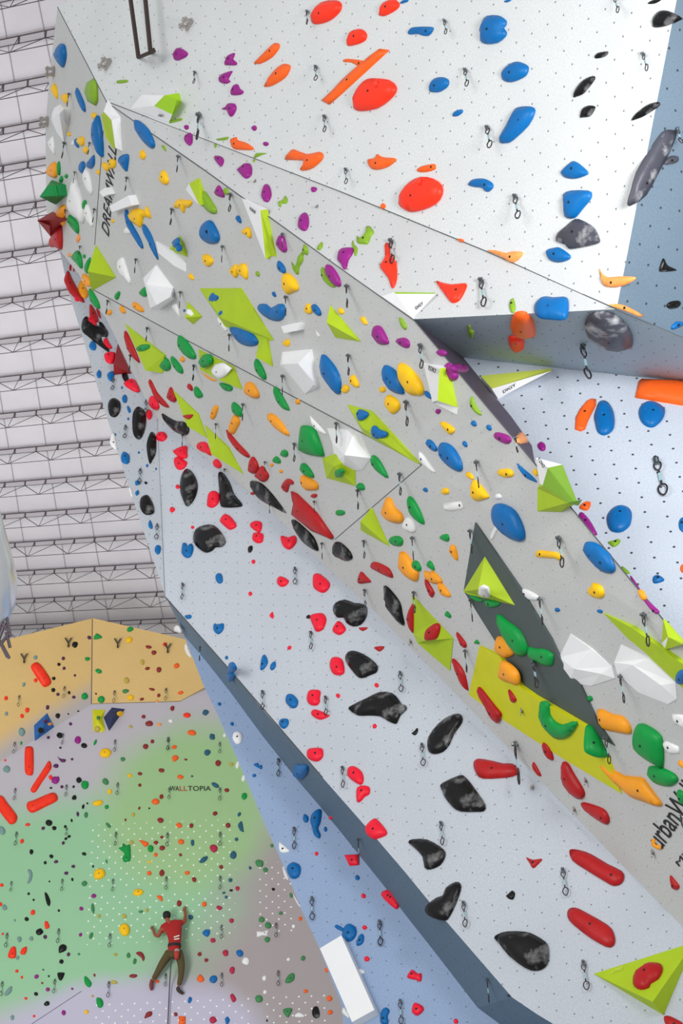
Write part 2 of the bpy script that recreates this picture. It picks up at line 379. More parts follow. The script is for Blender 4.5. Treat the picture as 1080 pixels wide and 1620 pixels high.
for i, y0 in enumerate(ys):
    def at(x, h=0, dy=0):
        s = (y0+dy - vpx[1])/(25 - vpx[0]); return PC.pt(x, vpx[1] + s*(x - vpx[0]), h)
    x0, x1 = -320, (250 if i < 10 else 420)
    a, b = at(x0), at(x1); ln = (b-a).length; n = max(4, int(ln/.62)); dn = PC.n
    root = bpy.data.objects.new('roof_joist', None); root.location = a; link(root)
    tag(root, 'thin dark steel open web joist across the ceiling, %s' % (ordw[i] + ' from the top of the view' if i < 17 else 'lowest of them all') if i else 'thin dark steel open web joist across the ceiling, highest one in view', 'roof joist', GRP_J)
    M = Matrix.Translation(a); fwd = (at(x0, 0, -11) - at(x0)).normalized() * .17
    t1 = MB(); t2 = MB(); wb = MB(); pl_ = MB()
    for off in (0, 1):
        t1.bar(a + dn*.12 + fwd*off, b + dn*.12 + fwd*off, .026)
    t2.bar(a + dn*.55 , b + dn*.55, .016)
    d = (b-a)/n
    for k in range(n):
        p = a + d*k
        t1.bar(p + dn*.12, p + dn*.12 + fwd, .02)
        pl_.add(([p + dn*.13 + d*.06, p + dn*.13 + d*.94, p + dn*.13 + d*.94 + fwd, p + dn*.13 + d*.06 + fwd], [(0,1,2,3)]))
        if k % 2 == 0:
            wb.bar(p + dn*.12, p + d + dn*.55, .014); 
            if k+2 <= n: wb.bar(p + d*2 + dn*.12, p + d + dn*.55, .014)
            wb.bar(p + d + dn*.55, p + d + dn*.12 + fwd, .012)
    for nm, mb, mm in (('top_chord', t1, steel), ('bottom_chord', t2, steel), ('web', wb, steel), ('chord_plate', pl_, pale_steel)):
        o = mb.build(nm, mm, M); o.parent = root; o.matrix_parent_inverse = Matrix.Identity(4); o.matrix_world = Matrix.Identity(4); o.location = (0,0,0)
# faint joints between roof sheets
for i, (xa, xb) in enumerate(((60, 175), (120, 262), (20, 120), (-40, 60))):
    mb = MB(); mb.bar(PC.pt(xa-60, 0, .01), PC.pt(xb, 1000, .01), .02); tag(mb.build('trim_%d' % (31+i), mat('sheet_joint', (196,190,196), .8), PC.frame(xa, 500)), kind='structure')
# ------------------------------------------------------------------ volumes: (what, label, crop x, y, scale, vertices (x, y, height off the wall), faces (colour, corners))
VOLS = [
 ('white faceted volume', 'tall white faceted volume near the far left tip of the grey overhang', 60,40,4, [(88,560,0),(105,520,0),(140,500,0),(165,530,.1),(188,640,0),(165,740,0),(120,680,0),(85,600,0),(135,560,.22)], [('W',(0,1,8)),('W',(1,2,8)),('W',(2,3,8)),('W',(3,4,8)),('W',(4,5,8)),('W',(5,6,8)),('W',(6,7,8)),('W',(7,0,8))]),
 ('lime and white volume', 'tall two-tone volume, lime left and white right, below the top corner joint', 60,40,4, [(440,475,0),(520,580,0),(530,795,0),(490,775,.10),(465,600,.12),(415,545,.05),(400,570,0),(430,710,0),(475,778,0)], [('W',(0,1,4,5)),('W',(1,2,3,4)),('G',(5,4,6)),('G',(6,4,3,8,7))]),
 ('long white volume', 'long white wedge volume with a lime block set in it, by the top ceiling joint', 60,40,4, [(585,525,0),(655,440,.12),(890,428,0),(905,480,0),(830,612,0),(735,510,.14),(800,443,.2),(850,565,.14),(880,470,.2)], [('W',(0,1,6,5)),('W',(1,2,6)),('W',(0,5,7,4)),('V',(5,6,8,7)),('V',(2,3,8,6)),('V',(3,4,7,8))]),
 ('grey-lime pyramid volume', 'small green folded volume with a white left face, beside a green hold', 270,270,4, [(95,120,0),(115,82,.05),(180,45,0),(207,130,0),(182,218,.12),(165,205,0)], [('W',(0,1,4,5)),('G',(1,2,3,4))]),
 ('green corner volume', 'deep green blurred volume sticking out past the left outline of the wall', 0,270,4, [(325,60,0),(350,215,0),(250,165,.45),(300,95,.3)], [('E',(0,1,2,3))]),
 ('red pyramid volume', 'upper dark red block volume jutting past the left outline of the wall', 0,270,4, [(330,260,0),(352,345,0),(322,420,0),(235,315,.5),(310,348,.3)], [('D',(0,4,3)),('D',(0,1,4)),('D',(4,1,2)),('D',(3,4,2))]),
 ('lime pyramid volume', 'bright lime pyramid volume where three grey panels meet on the left', 0,270,4, [(605,472,0),(732,675,0),(580,760,0),(555,638,.3)], [('G',(0,1,3)),('G',(3,1,2)),('G',(0,3,2))]),
 ('white block volume', 'white box volume lying across the end of the black lettering', 0,270,4, [(690,225,.12),(810,158,.12),(833,220,.12),(705,262,.12)], [('W',(0,1,2,3))]),
 ('white block volume', 'small white box volume right beside the black lettering', 0,270,4, [(628,135,.1),(665,108,.1),(688,150,.1),(650,165,.1)], [('W',(0,1,2,3))]),
 ('white pentagon volume', 'large white five-sided volume right of the lime pyramid', 0,270,4, [(905,680,0),(985,598,.02),(1095,740,0),(1095,815,0),(1010,880,0),(950,870,0),(925,720,.16),(990,850,.2),(1075,800,.16)], [('W',(0,1,6)),('W',(1,2,8,6)),('W',(6,8,7)),('W',(8,2,3)),('W',(7,8,3,4)),('W',(6,7,5,0)),('W',(7,4,5))]),
 ('long white volume', 'long thin white volume left of the small lime triangle', 0,270,4, [(985,445,0),(1090,505,.03),(1176,590,0),(1176,640,0),(1105,605,0),(1000,520,0)], [('W',(0,1,2,3,4,5))]),
 ('lime triangle volume', 'small lime triangle volume with blue holds screwed on it', 270,270,4, [(58,410,0),(105,547,0),(-15,500,0),(45,480,.14)], [('G',(0,1,3)),('G',(1,2,3)),('G',(2,0,3))]),
 ('small lime pyramid volume', 'small lime pyramid volume with white scraps taped on it', 270,270,4, [(105,830,0),(197,922,0),(140,972,0),(90,930,.12)], [('G',(0,1,3)),('G',(3,1,2))]),
 ('white and green spike volume', 'tall downward spike volume, white left face and green right face, under the long joint', 270,270,4, [(448,172,0),(567,250,.09),(600,560,.06),(632,538,0),(668,545,0)], [('W',(0,1,2)),('G',(1,4,3,2))]),
 ('big lime slab volume', 'big lime parallelogram volume with blue holds on it, middle of the overhang', 270,270,4, [(180,745,0),(435,745,.03),(650,1072,0),(560,1080,0),(340,985,0),(325,935,.10)], [('G',(0,1,2,5)),('G',(5,2,3,4)),('G',(0,5,4))]),
 ('white box volume', 'small white box volume below the curved blue hold', 270,270,4, [(697,985,.1),(780,965,.1),(803,978,.1),(800,1012,.1),(715,1028,.1)], [('W',(0,1,2,3,4))]),
 ('lime wedge volume', 'lime wedge volume standing alone right of the small blue hold', 270,270,4, [(1008,853,0),(1200,1082,0),(1040,1056,.0),(985,960,.14)], [('G',(0,1,3)),('G',(3,1,2))]),
 ('lime kite volume', 'lime kite volume with one green hold, first in the lime row along the joint', 60,500,4, [(550,50,0),(798,250,.03),(790,362,0),(680,345,.12)], [('G',(0,1,3)),('G',(3,1,2))]),
 ('dark red spike volume', 'dark red triangular volume over the pale panel edge', 60,500,4, [(505,175,0),(592,362,0),(530,365,0),(478,310,.2)], [('D',(0,1,3)),('D',(3,1,2))]),
 ('lime kite volume', 'lime kite volume carrying a white plate and a green hold', 270,540,4, [(175,50,0),(385,165,.04),(452,305,0),(305,245,.1),(185,180,0)], [('G',(0,1,3,4)),('G',(1,2,3))]),
 ('long lime volume', 'long lime volume with one little dark red hold, left of its twin', 270,540,4, [(15,310,0),(170,460,.02),(230,612,0),(105,538,.12)], [('G',(0,1,3)),('G',(3,1,2))]),
 ('long lime volume', 'long bare lime volume next to the pink holds, right of its twin', 270,540,4, [(215,530,0),(360,670,.02),(458,840,0),(255,712,.12)], [('G',(0,1,3)),('G',(3,1,2))]),
 ('small lime wedge volume', 'small lime wedge volume just under the big blue oval on the lime slab', 270,540,4, [(560,-15,0),(605,-15,.03),(645,160,0),(538,100,.1)], [('G',(0,1,2,3))]),
 ('white trapezoid volume', 'white four-sided faceted volume beside the blue leaf-shaped hold', 270,540,4, [(705,68,0),(890,48,0),(935,290,0),(850,333,0),(692,150,0),(710,145,.2),(805,140,.24),(905,275,.1)], [('W',(0,1,6,5)),('W',(1,2,7,6)),('W',(5,6,7,3)),('W',(0,5,4)),('W',(4,5,3)),('W',(7,2,3))]),
 ('white boulder volume', 'white faceted volume with a pointed arm, between two green holds', 540,540,4, [(-92,550,0),(35,562,.05),(70,600,.1),(185,740,0),(130,815,0),(10,820,0),(-40,760,0),(-60,640,0),(20,720,.22)], [('W',(0,1,8,7)),('W',(1,2,8)),('W',(2,3,8)),('W',(3,4,8)),('W',(4,5,8)),('W',(5,6,8)),('W',(6,7,8))]),
 ('lime cube volume', 'lime volume tucked under the white faceted volume with a green hold on it', 270,540,4, [(1060,705,.05),(1165,740,0),(1165,915,0),(985,865,0),(958,740,0),(1030,790,.16)], [('G',(0,1,5)),('G',(1,2,5)),('G',(5,2,3)),('G',(4,5,3)),('G',(0,5,4))]),
 ('long lime blade volume', 'long thin lime blade volume with two chalky blue holds', 540,540,4, [(35,400,0),(185,442,.02),(190,470,.06),(500,775,0),(470,768,0),(140,585,0),(135,548,.1)], [('G',(0,1,2,6)),('G',(6,2,3,4,5)),('G',(0,6,5))]),
 ('white and green kite volume', 'white volume with a green triangular face, hanging under the purple holds', 540,540,4, [(518,138,0),(620,172,.12),(732,418,.0),(728,462,0),(590,392,0),(575,385,0),(607,375,.16)], [('W',(0,1,6,5)),('G',(1,2,6)),('W',(6,2,3,4))]),
 ('lime triangle volume', 'plain lime triangle volume right of the round grey-black hold', 370,810,4, [(870,-30,0),(982,218,0),(800,115,0),(800,60,.1)], [('G',(0,1,3)),('G',(3,1,2))]),
 ('dark slate lozenge panel', 'long dark slate lozenge panel let into the lower grey overhang', 0,0,1, [(751,827,.02),(822,932,.03),(870,1010,.03),(885,1042,.03),(917,1085,.03),(945,1145,.03),(972,1180,.01),(925,1155,.02),(830,1095,.02),(783,1015,.03),(733,935,.03)], [('S',(0,1,2,3,4,5,6,7,8,9,10))]),
 ('lime kite volume', 'lime kite volume with two dark red holds, above the pale wall', 600,810,4, [(205,525,0),(362,690,.0),(465,800,0),(445,1005,0),(240,830,.03),(215,770,0),(285,815,.12)], [('G',(0,1,6,5)),('G',(1,2,6)),('G',(6,2,3,4)),('G',(5,6,4))]),
 ('yellow-lime slab volume', 'huge yellow-lime slab volume running down to the right under the slate lozenge', 0,0,1, [(758,1022,.02),(790,1038,.05),(822,1087,.08),(843,1102,.08),(925,1150,.08),(960,1205,.05),(983,1256,0),(890,1200,0),(800,1142,0),(741,1099,0)], [('Y2',(0,1,2,3,8,9)),('Y2',(3,4,7,8)),('Y2',(4,5,6,7))]),
 ('lime triangle volume', 'lime triangle volume with one white plate, mounted on the slate lozenge', 600,810,4, [(665,283,.03),(857,590,.03),(560,520,.03),(530,503,.03),(625,490,.2)], [('G',(0,1,4)),('G',(4,1,2,3)),('G',(0,4,3))]),
 ('white shield volume', 'big white shield-shaped volume, left one of the pair beside the slate lozenge', 0,0,1, [(902,1003,0),(935,1027,.02),(967,1055,0),(972,1073,0),(935,1085,0),(900,1080,0),(884,1058,0),(884,1040,0),(950,1066,.05),(908,1058,.08)], [('W',(0,1,9,7)),('W',(1,2,8,9)),('W',(2,3,8)),('W',(8,3,4)),('W',(9,8,4,5)),('W',(7,9,6)),('W',(6,9,5))]),
 ('white shield volume', 'big white shield-shaped volume, right one of the pair near the frame edge', 0,0,1, [(982,1020,0),(1025,1042,.03),(1068,1080,0),(1070,1106,0),(1056,1114,0),(1010,1096,0),(976,1066,0),(971,1048,0),(1000,1052,.07),(1045,1084,.06)], [('W',(0,1,8,7)),('W',(1,2,9,8)),('W',(2,3,9)),('W',(9,3,4)),('W',(8,9,4,5)),('W',(7,8,5,6))]),
 ('long lime blade volume', 'long lime blade volume widening to the right frame edge, above the white pair', 810,810,4, [(573,637,0),(760,735,.05),(1130,1000,.05),(1130,1160,.0),(1040,1080,0),(840,890,0),(730,800,0)], [('G',(0,1,6)),('G',(1,2,3,4,5,6))]),
 ('lime and white volume', 'small lime and white volume tucked against the ridge at the right frame edge', 810,810,4, [(955,680,0),(1085,830,0),(1075,838,.1),(965,872,.0),(985,790,.08),(945,830,0)], [('G',(0,1,2,4)),('G',(4,2,3)),('W',(4,3,5)),('G',(0,4,5))]),
 ('lime and white spike volume', 'lime volume with a white top, straddling the ridge beside the bright wall', 810,540,4, [(148,740,0),(225,800,.16),(410,1040,0),(350,1022,.16),(192,912,.2),(175,900,.05),(160,930,0),(158,1075,0),(310,1080,0)], [('W',(0,1,4,5)),('G2',(1,2,3,4)),('G',(4,3,7,6)),('G',(3,8,7)),('G',(5,4,6))]),
 ('white and lime shelf volume', 'white volume with a thin lime upper face on the bright pale wall', 540,540,4, [(880,218,0),(1330,172,.02),(1325,188,.14),(950,300,.14),(990,362,0),(940,300,0)], [('L2',(0,1,2,3)),('W',(3,2,4)),('W',(3,4,5)),('W',(0,3,5)),('W',(2,1,4))]),
 ('white wedge volume', 'flat white wedge volume with a lime rim on the grey wedge panel', 540,270,4, [(255,795,0),(330,768,.05),(598,772,0),(590,780,.06),(345,780,.08),(450,932,0)], [('W',(0,1,4)),('V',(1,2,3,4)),('W',(4,3,5)),('W',(0,4,5)),('W',(3,2,5))]),
 ('big lime triangle volume', 'big lime triangle volume at the lower right corner with one red hold', 810,1300,4, [(515,962,0),(1150,762,0),(955,1222,0),(888,1140,.2)], [('G',(0,1,3)),('G',(0,3,2)),('G',(3,1,2))]),
 ('white box volume', 'long white box volume leaning on the edge of the light blue wall', 390,1400,4.909, [(568,492,.12),(735,392,.12),(992,970,.12),(818,1065,.12)], [('W',(0,1,2,3))]),
 ('blue volume', 'blue four-sided volume on the far wall near its tan top', 0,970,4, [(215,710,.0),(298,632,0),(343,720,0),(220,810,0),(275,715,.3)], [('B3',(0,1,4)),('B3',(1,2,4)),('B3',(2,3,4)),('B3',(3,0,4))]),
 ('navy volume', 'navy four-sided volume on the far wall touching a lime one', 0,970,4, [(655,660,0),(708,597,0),(790,607,0),(690,745,0),(712,660,.25)], [('N2',(0,1,4)),('N2',(1,2,4)),('N2',(2,3,4)),('N2',(3,0,4))]),
 ('lime volume', 'lime volume on the far wall left of the navy one', 0,970,4, [(585,610,0),(665,612,0),(650,670,0),(665,735,0),(650,755,0),(590,745,0),(620,680,.12)], [('Y2',(0,1,6)),('Y2',(1,2,6)),('Y2',(2,3,4,6)),('Y2',(4,5,6)),('Y2',(5,0,6))]),
]
HOLDS = '''
@ 60 40 4
B P 145,115 165,130 173,190 165,240 152,268 130,240 110,200 112,160 125,130
Y P 100,368 112,385 122,440 118,465 100,440 86,410 88,385
Y P 148,445 165,433 185,440 185,490 170,492 150,470
B P 240,398 255,410 290,490 298,540 290,548 270,520 245,450
G S 305,365 350,335 370,350 372,480 360,508 312,480
W S 58,735 95,700 105,820 80,790
Y P 335,560 365,555 370,590 350,595
B P 370,568 385,600 400,700 403,820 395,832 370,780 350,700 352,620
Y e 197,688,22,30
Y P 248,715 285,705 290,750 270,765 250,745
B P 235,720 245,722 258,770 245,772 232,745
Y e 302,790,28,50
W e 222,745,20,35
B P 345,825 355,830 355,880 335,908 308,895 308,870
B P 270,865 290,865 295,910 280,940 262,910
Y e 380,930,18,36
B P 505,850 530,822 570,820 565,900 555,925 525,890
Y P 400,880 420,868 445,880 450,850 485,850 490,890 470,908 450,905 440,925 420,915
Y e 660,820,34,60
Y P 790,915 815,950 823,995 800,1010 768,985 770,950
B P 607,600 640,610 700,670 733,740 730,775 705,775 650,720 615,660
G P 782,760 800,765 810,798 790,780
E e 132,905,14,90
E e 147,975,20,45
E e 178,955,20,30
E e 115,1045,16,80
A P 60,910 80,875 110,870 118,950 95,965 60,945
W S 285,930 300,900 320,925 345,1045 335,1075 310,1050 285,980
G P 500,350 560,345 565,360 505,368
G P 830,615 850,600 905,588 910,600 870,612 835,620
M e 938,645,30,32
M P 922,715 945,685 970,680 977,720 965,758 940,750
@ 270 0 4
M P 15,345 30,310 60,303 105,335 90,360 45,382 20,375
M P 340,405 355,355 400,335 400,352 392,375 415,395 408,412 350,412
M P 303,500 320,470 385,448 380,465 362,500 375,515 345,530 310,520
M P 378,590 390,545 420,532 435,560 458,578 440,598 390,602
M P 320,690 345,675 360,655 400,655 413,685 395,725 375,738 360,715 350,695
O P 528,395 600,320 650,275 680,275 685,300 640,360 570,400 540,403
O P 590,540 640,460 700,408 745,408 753,430 720,490 640,540 600,548
R P 885,110 900,60 950,15 1010,2 1060,5 1078,35 1060,80 1000,130 930,152 895,145
M e 527,811,32,32
M e 600,910,36,32
M P 273,1000 285,985 320,990 335,1015 320,1052 295,1035
M P 418,1070 440,1060 460,1035 500,1035 512,1070 505,1110 470,1128 430,1090
O P 378,880 415,868 420,885 480,905 525,945 440,948 395,940 378,910
O P 720,1010 750,960 780,945 860,975 935,960 962,975 955,1010 900,1060 850,1078 815,1072 840,1015
G P 290,880 365,865 350,885 300,888
G P 272,912 290,915 282,938
G P 530,985 545,968 608,970 570,982 530,1000
G P 518,1010 535,1010 525,1028
@ 540 0 4
R P 235,85 250,30 285,5 330,-5 360,15 362,40 330,70 270,100 240,98
R P 32,265 45,210 85,187 130,185 157,215 150,250 110,275 50,290 35,285
B P 368,20 390,0 420,-5 418,10 385,22
B P 418,205 435,180 470,170 570,170 578,190 550,225 510,225 480,215 430,218
B P 870,190 890,130 920,100 990,97 1035,125 1035,155 1020,175 1038,200 1030,230 980,270 910,278 875,255 880,215
B P 1030,5 1080,-8 1060,10 1035,15
O S -130,635 -80,662 0,592 250,362 302,316 240,308 180,350 60,450 0,505 -70,580
O P 12,380 40,372 140,385 140,410 100,415 60,395 15,392
R P 72,665 75,600 110,540 160,500 220,495 300,505 340,540 340,580 300,630 220,685 120,703 80,690 o220,535,26
B P 552,570 560,525 590,495 640,488 675,505 670,545 620,580 570,583
B P 702,730 715,705 760,692 765,710 735,733 708,737
O P 165,1010 205,1000 225,975 240,985 270,995 345,1005 300,1050 240,1072 195,1070 170,1045
O e 537,1065,128,48
@ 810 0 4
B P -65,500 -70,460 -45,425 -5,398 40,390 90,410 100,435 80,480 10,515 -35,518
B P -75,905 -85,870 -40,790 0,710 30,680 90,672 135,680 138,715 100,790 30,860 -20,900 -50,905
K P 855,22 900,-5 960,-15 940,0 900,22
K P 885,150 890,110 930,70 990,70 1070,110 1050,128 980,160 920,173 890,170
K P 520,360 540,335 600,325 603,340 580,360 530,370
K P 385,612 400,560 450,505 510,480 522,495 500,530 450,590 400,612
K P 427,740 440,690 480,668 520,672 518,695 490,735 440,743
K P 752,760 780,720 850,665 915,645 932,655 900,690 830,735 770,758
Z P 730,1300 755,1210 790,1090 860,970 900,900 950,835 990,820 1035,830 1038,860 1000,960 935,1080 850,1235 770,1292
Z P 960,1040 975,1005 1010,985 1050,992 1050,1020 1010,1040
B P 310,1080 370,1025 400,1022 440,1050 475,1085 470,1105 400,1130 340,1125 312,1105
@ 810 270 4
B P 320,170 325,145 370,125 480,125 498,145 490,180 440,240 400,290 370,303 330,290 322,240
Z P 275,445 285,395 340,350 380,315 420,305 490,340 520,370 550,440 520,465 400,490 355,493 330,465
B P 213,525 220,500 260,488 300,487 365,535 350,565 290,580 235,565
L P 550,620 565,650 600,672 640,672 690,668 780,675 740,710 670,735 600,735 565,710
L P 615,850 680,845 740,865 830,918 795,922 760,905
K P 960,555 985,600 1042,630 945,640 930,625 945,575
K P 975,855 1000,830 1050,822 1068,840 1050,865 1000,875
B P 1005,990 1040,955 1080,960 1080,980 1020,1005
B P 138,880 150,830 200,795 260,800 330,797 353,820 350,900 320,938 230,935 160,925
O P 0,930 20,907 80,905 130,950 145,1010 135,1055 60,1060 10,1045 -10,990
R P -22,1055 20,1052 60,1060 75,1090 70,1130 40,1148 0,1140 -20,1100
Z P 458,970 490,920 560,903 640,920 720,985 760,1060 760,1115 720,1135 640,1125 540,1100 480,1060
G P -20,850 -5,810 10,815 20,870 5,900 -10,890
@ 540 270 4
R P 360,190 375,130 430,70 500,38 580,50 630,90 632,150 590,210 500,250 430,260 380,235 362,215 o495,75,24
B P 800,85 830,55 900,50 950,75 957,105 930,132 905,128 885,108 840,103 810,95
O P 245,225 260,205 278,220 270,240 248,238
G P 155,355 180,352 203,390 185,410 165,460 140,462 100,455 98,410 115,425 150,390
G P 72,440 80,465 100,490 95,530 85,538 75,500 65,465
M P -28,560 -20,515 0,490 40,485 72,490 65,525 40,565 28,615 10,620 -5,590
R P 272,470 290,455 310,480 320,540 345,580 348,680 330,735 315,738 295,680 245,615 248,590 275,540
R P 597,700 640,708 700,718 785,712 782,750 750,810 720,832 690,830 650,780
G P 362,935 380,935 410,980 405,1005 385,995
M P 190,1030 200,990 230,980 258,1005 295,1085 270,1102 230,1095 205,1065
M P 342,1080 360,1062 400,1058 428,1085 425,1118 400,1122 365,1105
Y P 120,930 140,925 160,960 158,975 135,968
G P 800,985 815,983 822,1010 840,1020 825,1062 810,1055 800,1020
L P 920,505 980,505 1040,520 1080,510 1148,520 1085,582 1000,540
O P 735,430 770,435 770,450 740,445
@ 270 270 4
G P 180,190 185,140 210,130 235,160 260,200 285,240 283,270 250,270 210,235
M P 278,130 300,92 325,125 338,160 325,170 285,155
G P 335,115 355,110 365,145 350,155 338,140
Y P 20,210 50,180 80,185 125,188 132,210 105,235 92,225 80,268 60,240 25,235
B P 185,400 190,350 230,315 260,325 295,390 303,430 285,460 240,462 200,440 187,420 o232,390,16
B P 412,290 430,285 445,320 440,333 425,325 413,305
Y P 448,380 480,358 500,370 508,415 495,428 470,405 450,395
M P 668,450 680,415 705,410 725,460 730,505 710,518 680,490
G P 840,465 865,490 862,535 835,525 835,570 810,610 805,658 780,640 762,580 790,610 800,550 830,510
G P 925,490 955,450 960,475 945,500 925,497
B P 672,590 680,570 705,590 722,620 722,650 700,645 680,630
Y P 705,700 710,655 745,652 790,700 803,750 780,765 735,782 715,750
M P 975,625 985,593 1020,610 1060,670 1073,720 1060,735 1030,725 995,680
G P 950,620 965,612 975,650 1000,690 1040,735 1010,735 970,700 955,665
M P 570,150 585,100 605,83 625,100 635,150 620,190 600,197 580,180
M P 802,345 815,290 845,263 868,285 870,345 850,378 820,372
M e 904,118,36,38
G P 680,195 710,185 722,158 737,175 733,205 700,208 695,230 682,220
Y P 198,540 225,528 255,550 265,580 240,607 215,595
Y P 370,630 390,605 410,592 425,610 425,650 410,678 385,660
Y P 425,610 440,590 470,590 483,640 478,688 450,670 428,650
G P 538,640 555,640 560,665 545,668
B P 640,770 655,768 665,795 650,797
B P 547,870 560,845 600,845 630,870 680,843 715,850 725,890 705,940 670,953 620,940 570,905
Y P 848,870 865,840 885,855 895,895 870,908 850,895
B P 890,855 910,845 935,870 950,905 935,920 905,900
W P 915,1010 945,1045 930,1050
Y P 708,1085 740,1065 752,1090 740,1113 715,1105
Y P 112,660 125,650 145,680 140,692 120,685
Y P 1058,880 1075,868 1092,890 1085,908 1065,905
B P 240,800 265,768 300,775 360,800 362,830 300,840 250,835
B P 303,900 320,882 335,890 330,912 308,918
B P 370,1000 395,980 440,983 505,1020 548,1070 545,1100 500,1112 440,1095 395,1050
W S 95,905 105,870 130,880 145,905 130,920
B e 85,885,12,18
W S 0,850 35,840 65,940 20,880
W S 295,920 320,945 362,1005 345,1018 300,960
B P 12,460 45,420 50,450 30,480 18,485
B P 45,470 60,465 75,490 65,510 42,500
@ 0 270 4
W P 430,200 440,120 465,50 490,100 525,250 520,330 490,310 440,270
E P 525,195 535,185 545,200 540,245 525,240
W P 540,215 560,225 585,330 575,355 545,310 535,260
E P 430,290 445,280 490,330 492,400 450,360 432,325
A P 365,240 400,215 410,240 405,330 395,350 375,320 363,280
L e 494,430,20,50
D P 325,410 375,345 388,400 385,498 350,485 315,480
E P 452,540 485,505 508,530 518,600 510,620 480,585 455,560
E e 533,543,16,26
L e 438,535,18,25
D e 445,612,16,40
D e 468,620,12,36
E P 540,590 570,548 560,640 545,650 540,620
A P 520,655 545,660 575,700 570,735 545,735 518,700
A P 500,710 520,700 560,745 550,800 515,800 495,760
E P 562,750 580,760 620,830 628,875 600,860 575,820
D P 405,685 430,632 460,690 510,780 535,832 490,815 440,770 415,720
N e 488,810,40,30
D P 568,845 600,880 625,950 600,955 570,940
D P 608,870 630,890 638,935 620,915
N P 555,950 570,918 600,940 612,985 575,1000 552,985
W P 740,580 760,550 780,555 800,620 825,715 780,680 750,640
Y P 815,270 850,240 900,248 910,268 925,225 950,300 905,290 890,355 860,345 820,310
B P 790,255 805,255 830,330 880,420 903,485 885,485 830,400 800,330
B P 900,340 920,350 960,420 997,550 985,550 930,440 905,380
W e 805,380,44,50
Y e 712,318,20,22
E P 725,790 745,765 758,770 750,805 735,818
E P 880,770 915,735 925,760 925,795 900,795
A P 835,845 855,832 900,870 907,892 880,893 845,870
A P 757,870 768,852 790,885 790,903 770,898
A e 690,898,35,36
@ 60 500 4
K P 275,70 285,20 310,0 330,30 370,60 400,60 440,90 438,130 400,125 415,175 450,210 445,225 410,200 370,170 310,120 285,100
K P 385,40 410,45 440,100 430,130 405,110
N P 312,15 340,5 365,30 350,75 330,78 318,50
D P 545,100 560,105 600,190 640,290 625,285 580,230 560,170
E P 620,205 650,182 700,180 705,200 670,220 635,222
N P 415,150 435,135 450,165 470,200 445,205 420,180
N P 420,240 460,225 490,235 480,290 460,300 430,285
K P 530,370 560,360 575,405 550,415
N P 545,430 565,405 610,400 645,465 630,480 590,465
K P 590,465 620,480 640,490 620,478
B P 325,180 345,155 368,180 365,210 345,215 328,200
B P 370,365 385,340 400,355 398,385 380,390
B P 438,370 460,350 485,355 480,385 470,395 470,410 450,405
B e 531,453,12,18
B P 532,515 550,495 565,515 560,545 540,545
B P 562,575 575,570 588,600 575,612
B e 571,650,14,16
B e 488,749,14,18
B e 638,863,14,14
B e 690,946,14,22
B e 747,967,12,14
K P 443,570 455,530 485,518 520,545 520,600 490,637 455,625
K P 597,690 600,620 620,580 645,575 680,610 682,690 660,760 635,780 605,750
K P 687,820 700,760 720,732 745,760 747,860 725,910 708,935 695,890
N P 702,530 715,505 740,520 765,575 745,597 710,570
N P 685,620 700,588 722,610 720,640 700,655
D P 700,408 715,410 750,480 800,540 828,578 790,570 750,530 720,470
D P 818,510 835,450 855,480 873,520 865,545 840,540
D e 962,452,26,50,-25
E P 990,450 1010,455 1040,505 1010,520 992,490
N P 745,770 760,735 800,735 815,765 790,790 755,785
K P 783,617 820,640 870,665 920,670 950,705 952,735 930,755 870,735 820,690 790,650
N P 855,850 935,818 942,860 940,895 900,900 875,880
N P 865,895 900,890 915,905 943,925 920,965 880,968 860,930
N P 1005,810 1040,795 1070,810 1075,850 1050,865 1010,840
E P 888,122 940,160 990,240 990,272 950,265 905,220 885,170
E P 770,300 800,265 825,280 838,330 810,350 780,330
E P 840,255 870,275 910,330 912,365 880,350 850,300
A e 912,275,30,36
W P 455,790 470,740 485,745 500,840 475,830 458,810
B P 527,880 545,857 578,880 578,920 560,935 530,920
B P 615,1045 640,1040 645,1060 620,1070
K e 683,1055,20,18
@ 270 540 4
D P 75,470 140,463 120,490 100,490
N P 195,665 230,660 255,720 225,710
N P 268,760 290,745 318,780 310,803 285,800
K P 60,880 75,830 105,805 145,840 168,910 150,990 105,1043 80,1010 60,950
K P 300,835 330,832 370,890 400,965 445,1020 440,1045 340,1050 312,1030 305,930
N e 43,920,26,30
N e 8,1065,30,36
N P 228,1025 240,960 275,945 303,965 300,1020 265,1050 235,1045
D P 348,562 370,580 430,650 492,715 490,737 440,710 380,640
D P 492,800 500,750 518,730 545,770 552,810 530,838 500,830
D P 530,850 560,800 580,790 600,820 617,850 605,880 580,890 550,870
K P 500,900 515,882 570,900 640,970 715,1070 720,1085 650,1050 560,1000 520,950
D e 517,963,24,20
D P 700,910 735,870 770,885 772,905 750,910 735,955 710,940
D S 757,948 790,962 920,1088 1024,1240 1016,1255 888,1200 760,1096 775,1020
D e 905,978,40,30
E P 805,670 815,560 835,532 890,545 925,600 960,710 950,730 860,715 810,690
E P 388,390 410,392 445,430 450,470 430,478 395,450
A P 465,290 480,260 515,265 550,320 553,355 520,360 470,330
A P 250,470 265,420 285,405 298,420 280,480 260,495
A P 368,570 375,510 400,465 430,490 432,520 400,580 385,587
A P 608,475 630,455 680,490 730,560 745,598 700,580 640,530
E P 648,300 665,288 700,340 745,425 740,437 700,420 665,360
E P 530,150 535,110 560,130 595,200 600,238 580,240 545,200
E P 692,715 705,688 735,695 738,725 715,733
E P 642,750 665,727 690,750 690,773 655,768
E P 818,790 830,772 860,785 900,845 895,865 850,850 825,820
A P 820,860 840,848 920,895 928,935 900,943 850,940 825,900
A e 637,783,22,22
A e 696,823,22,24
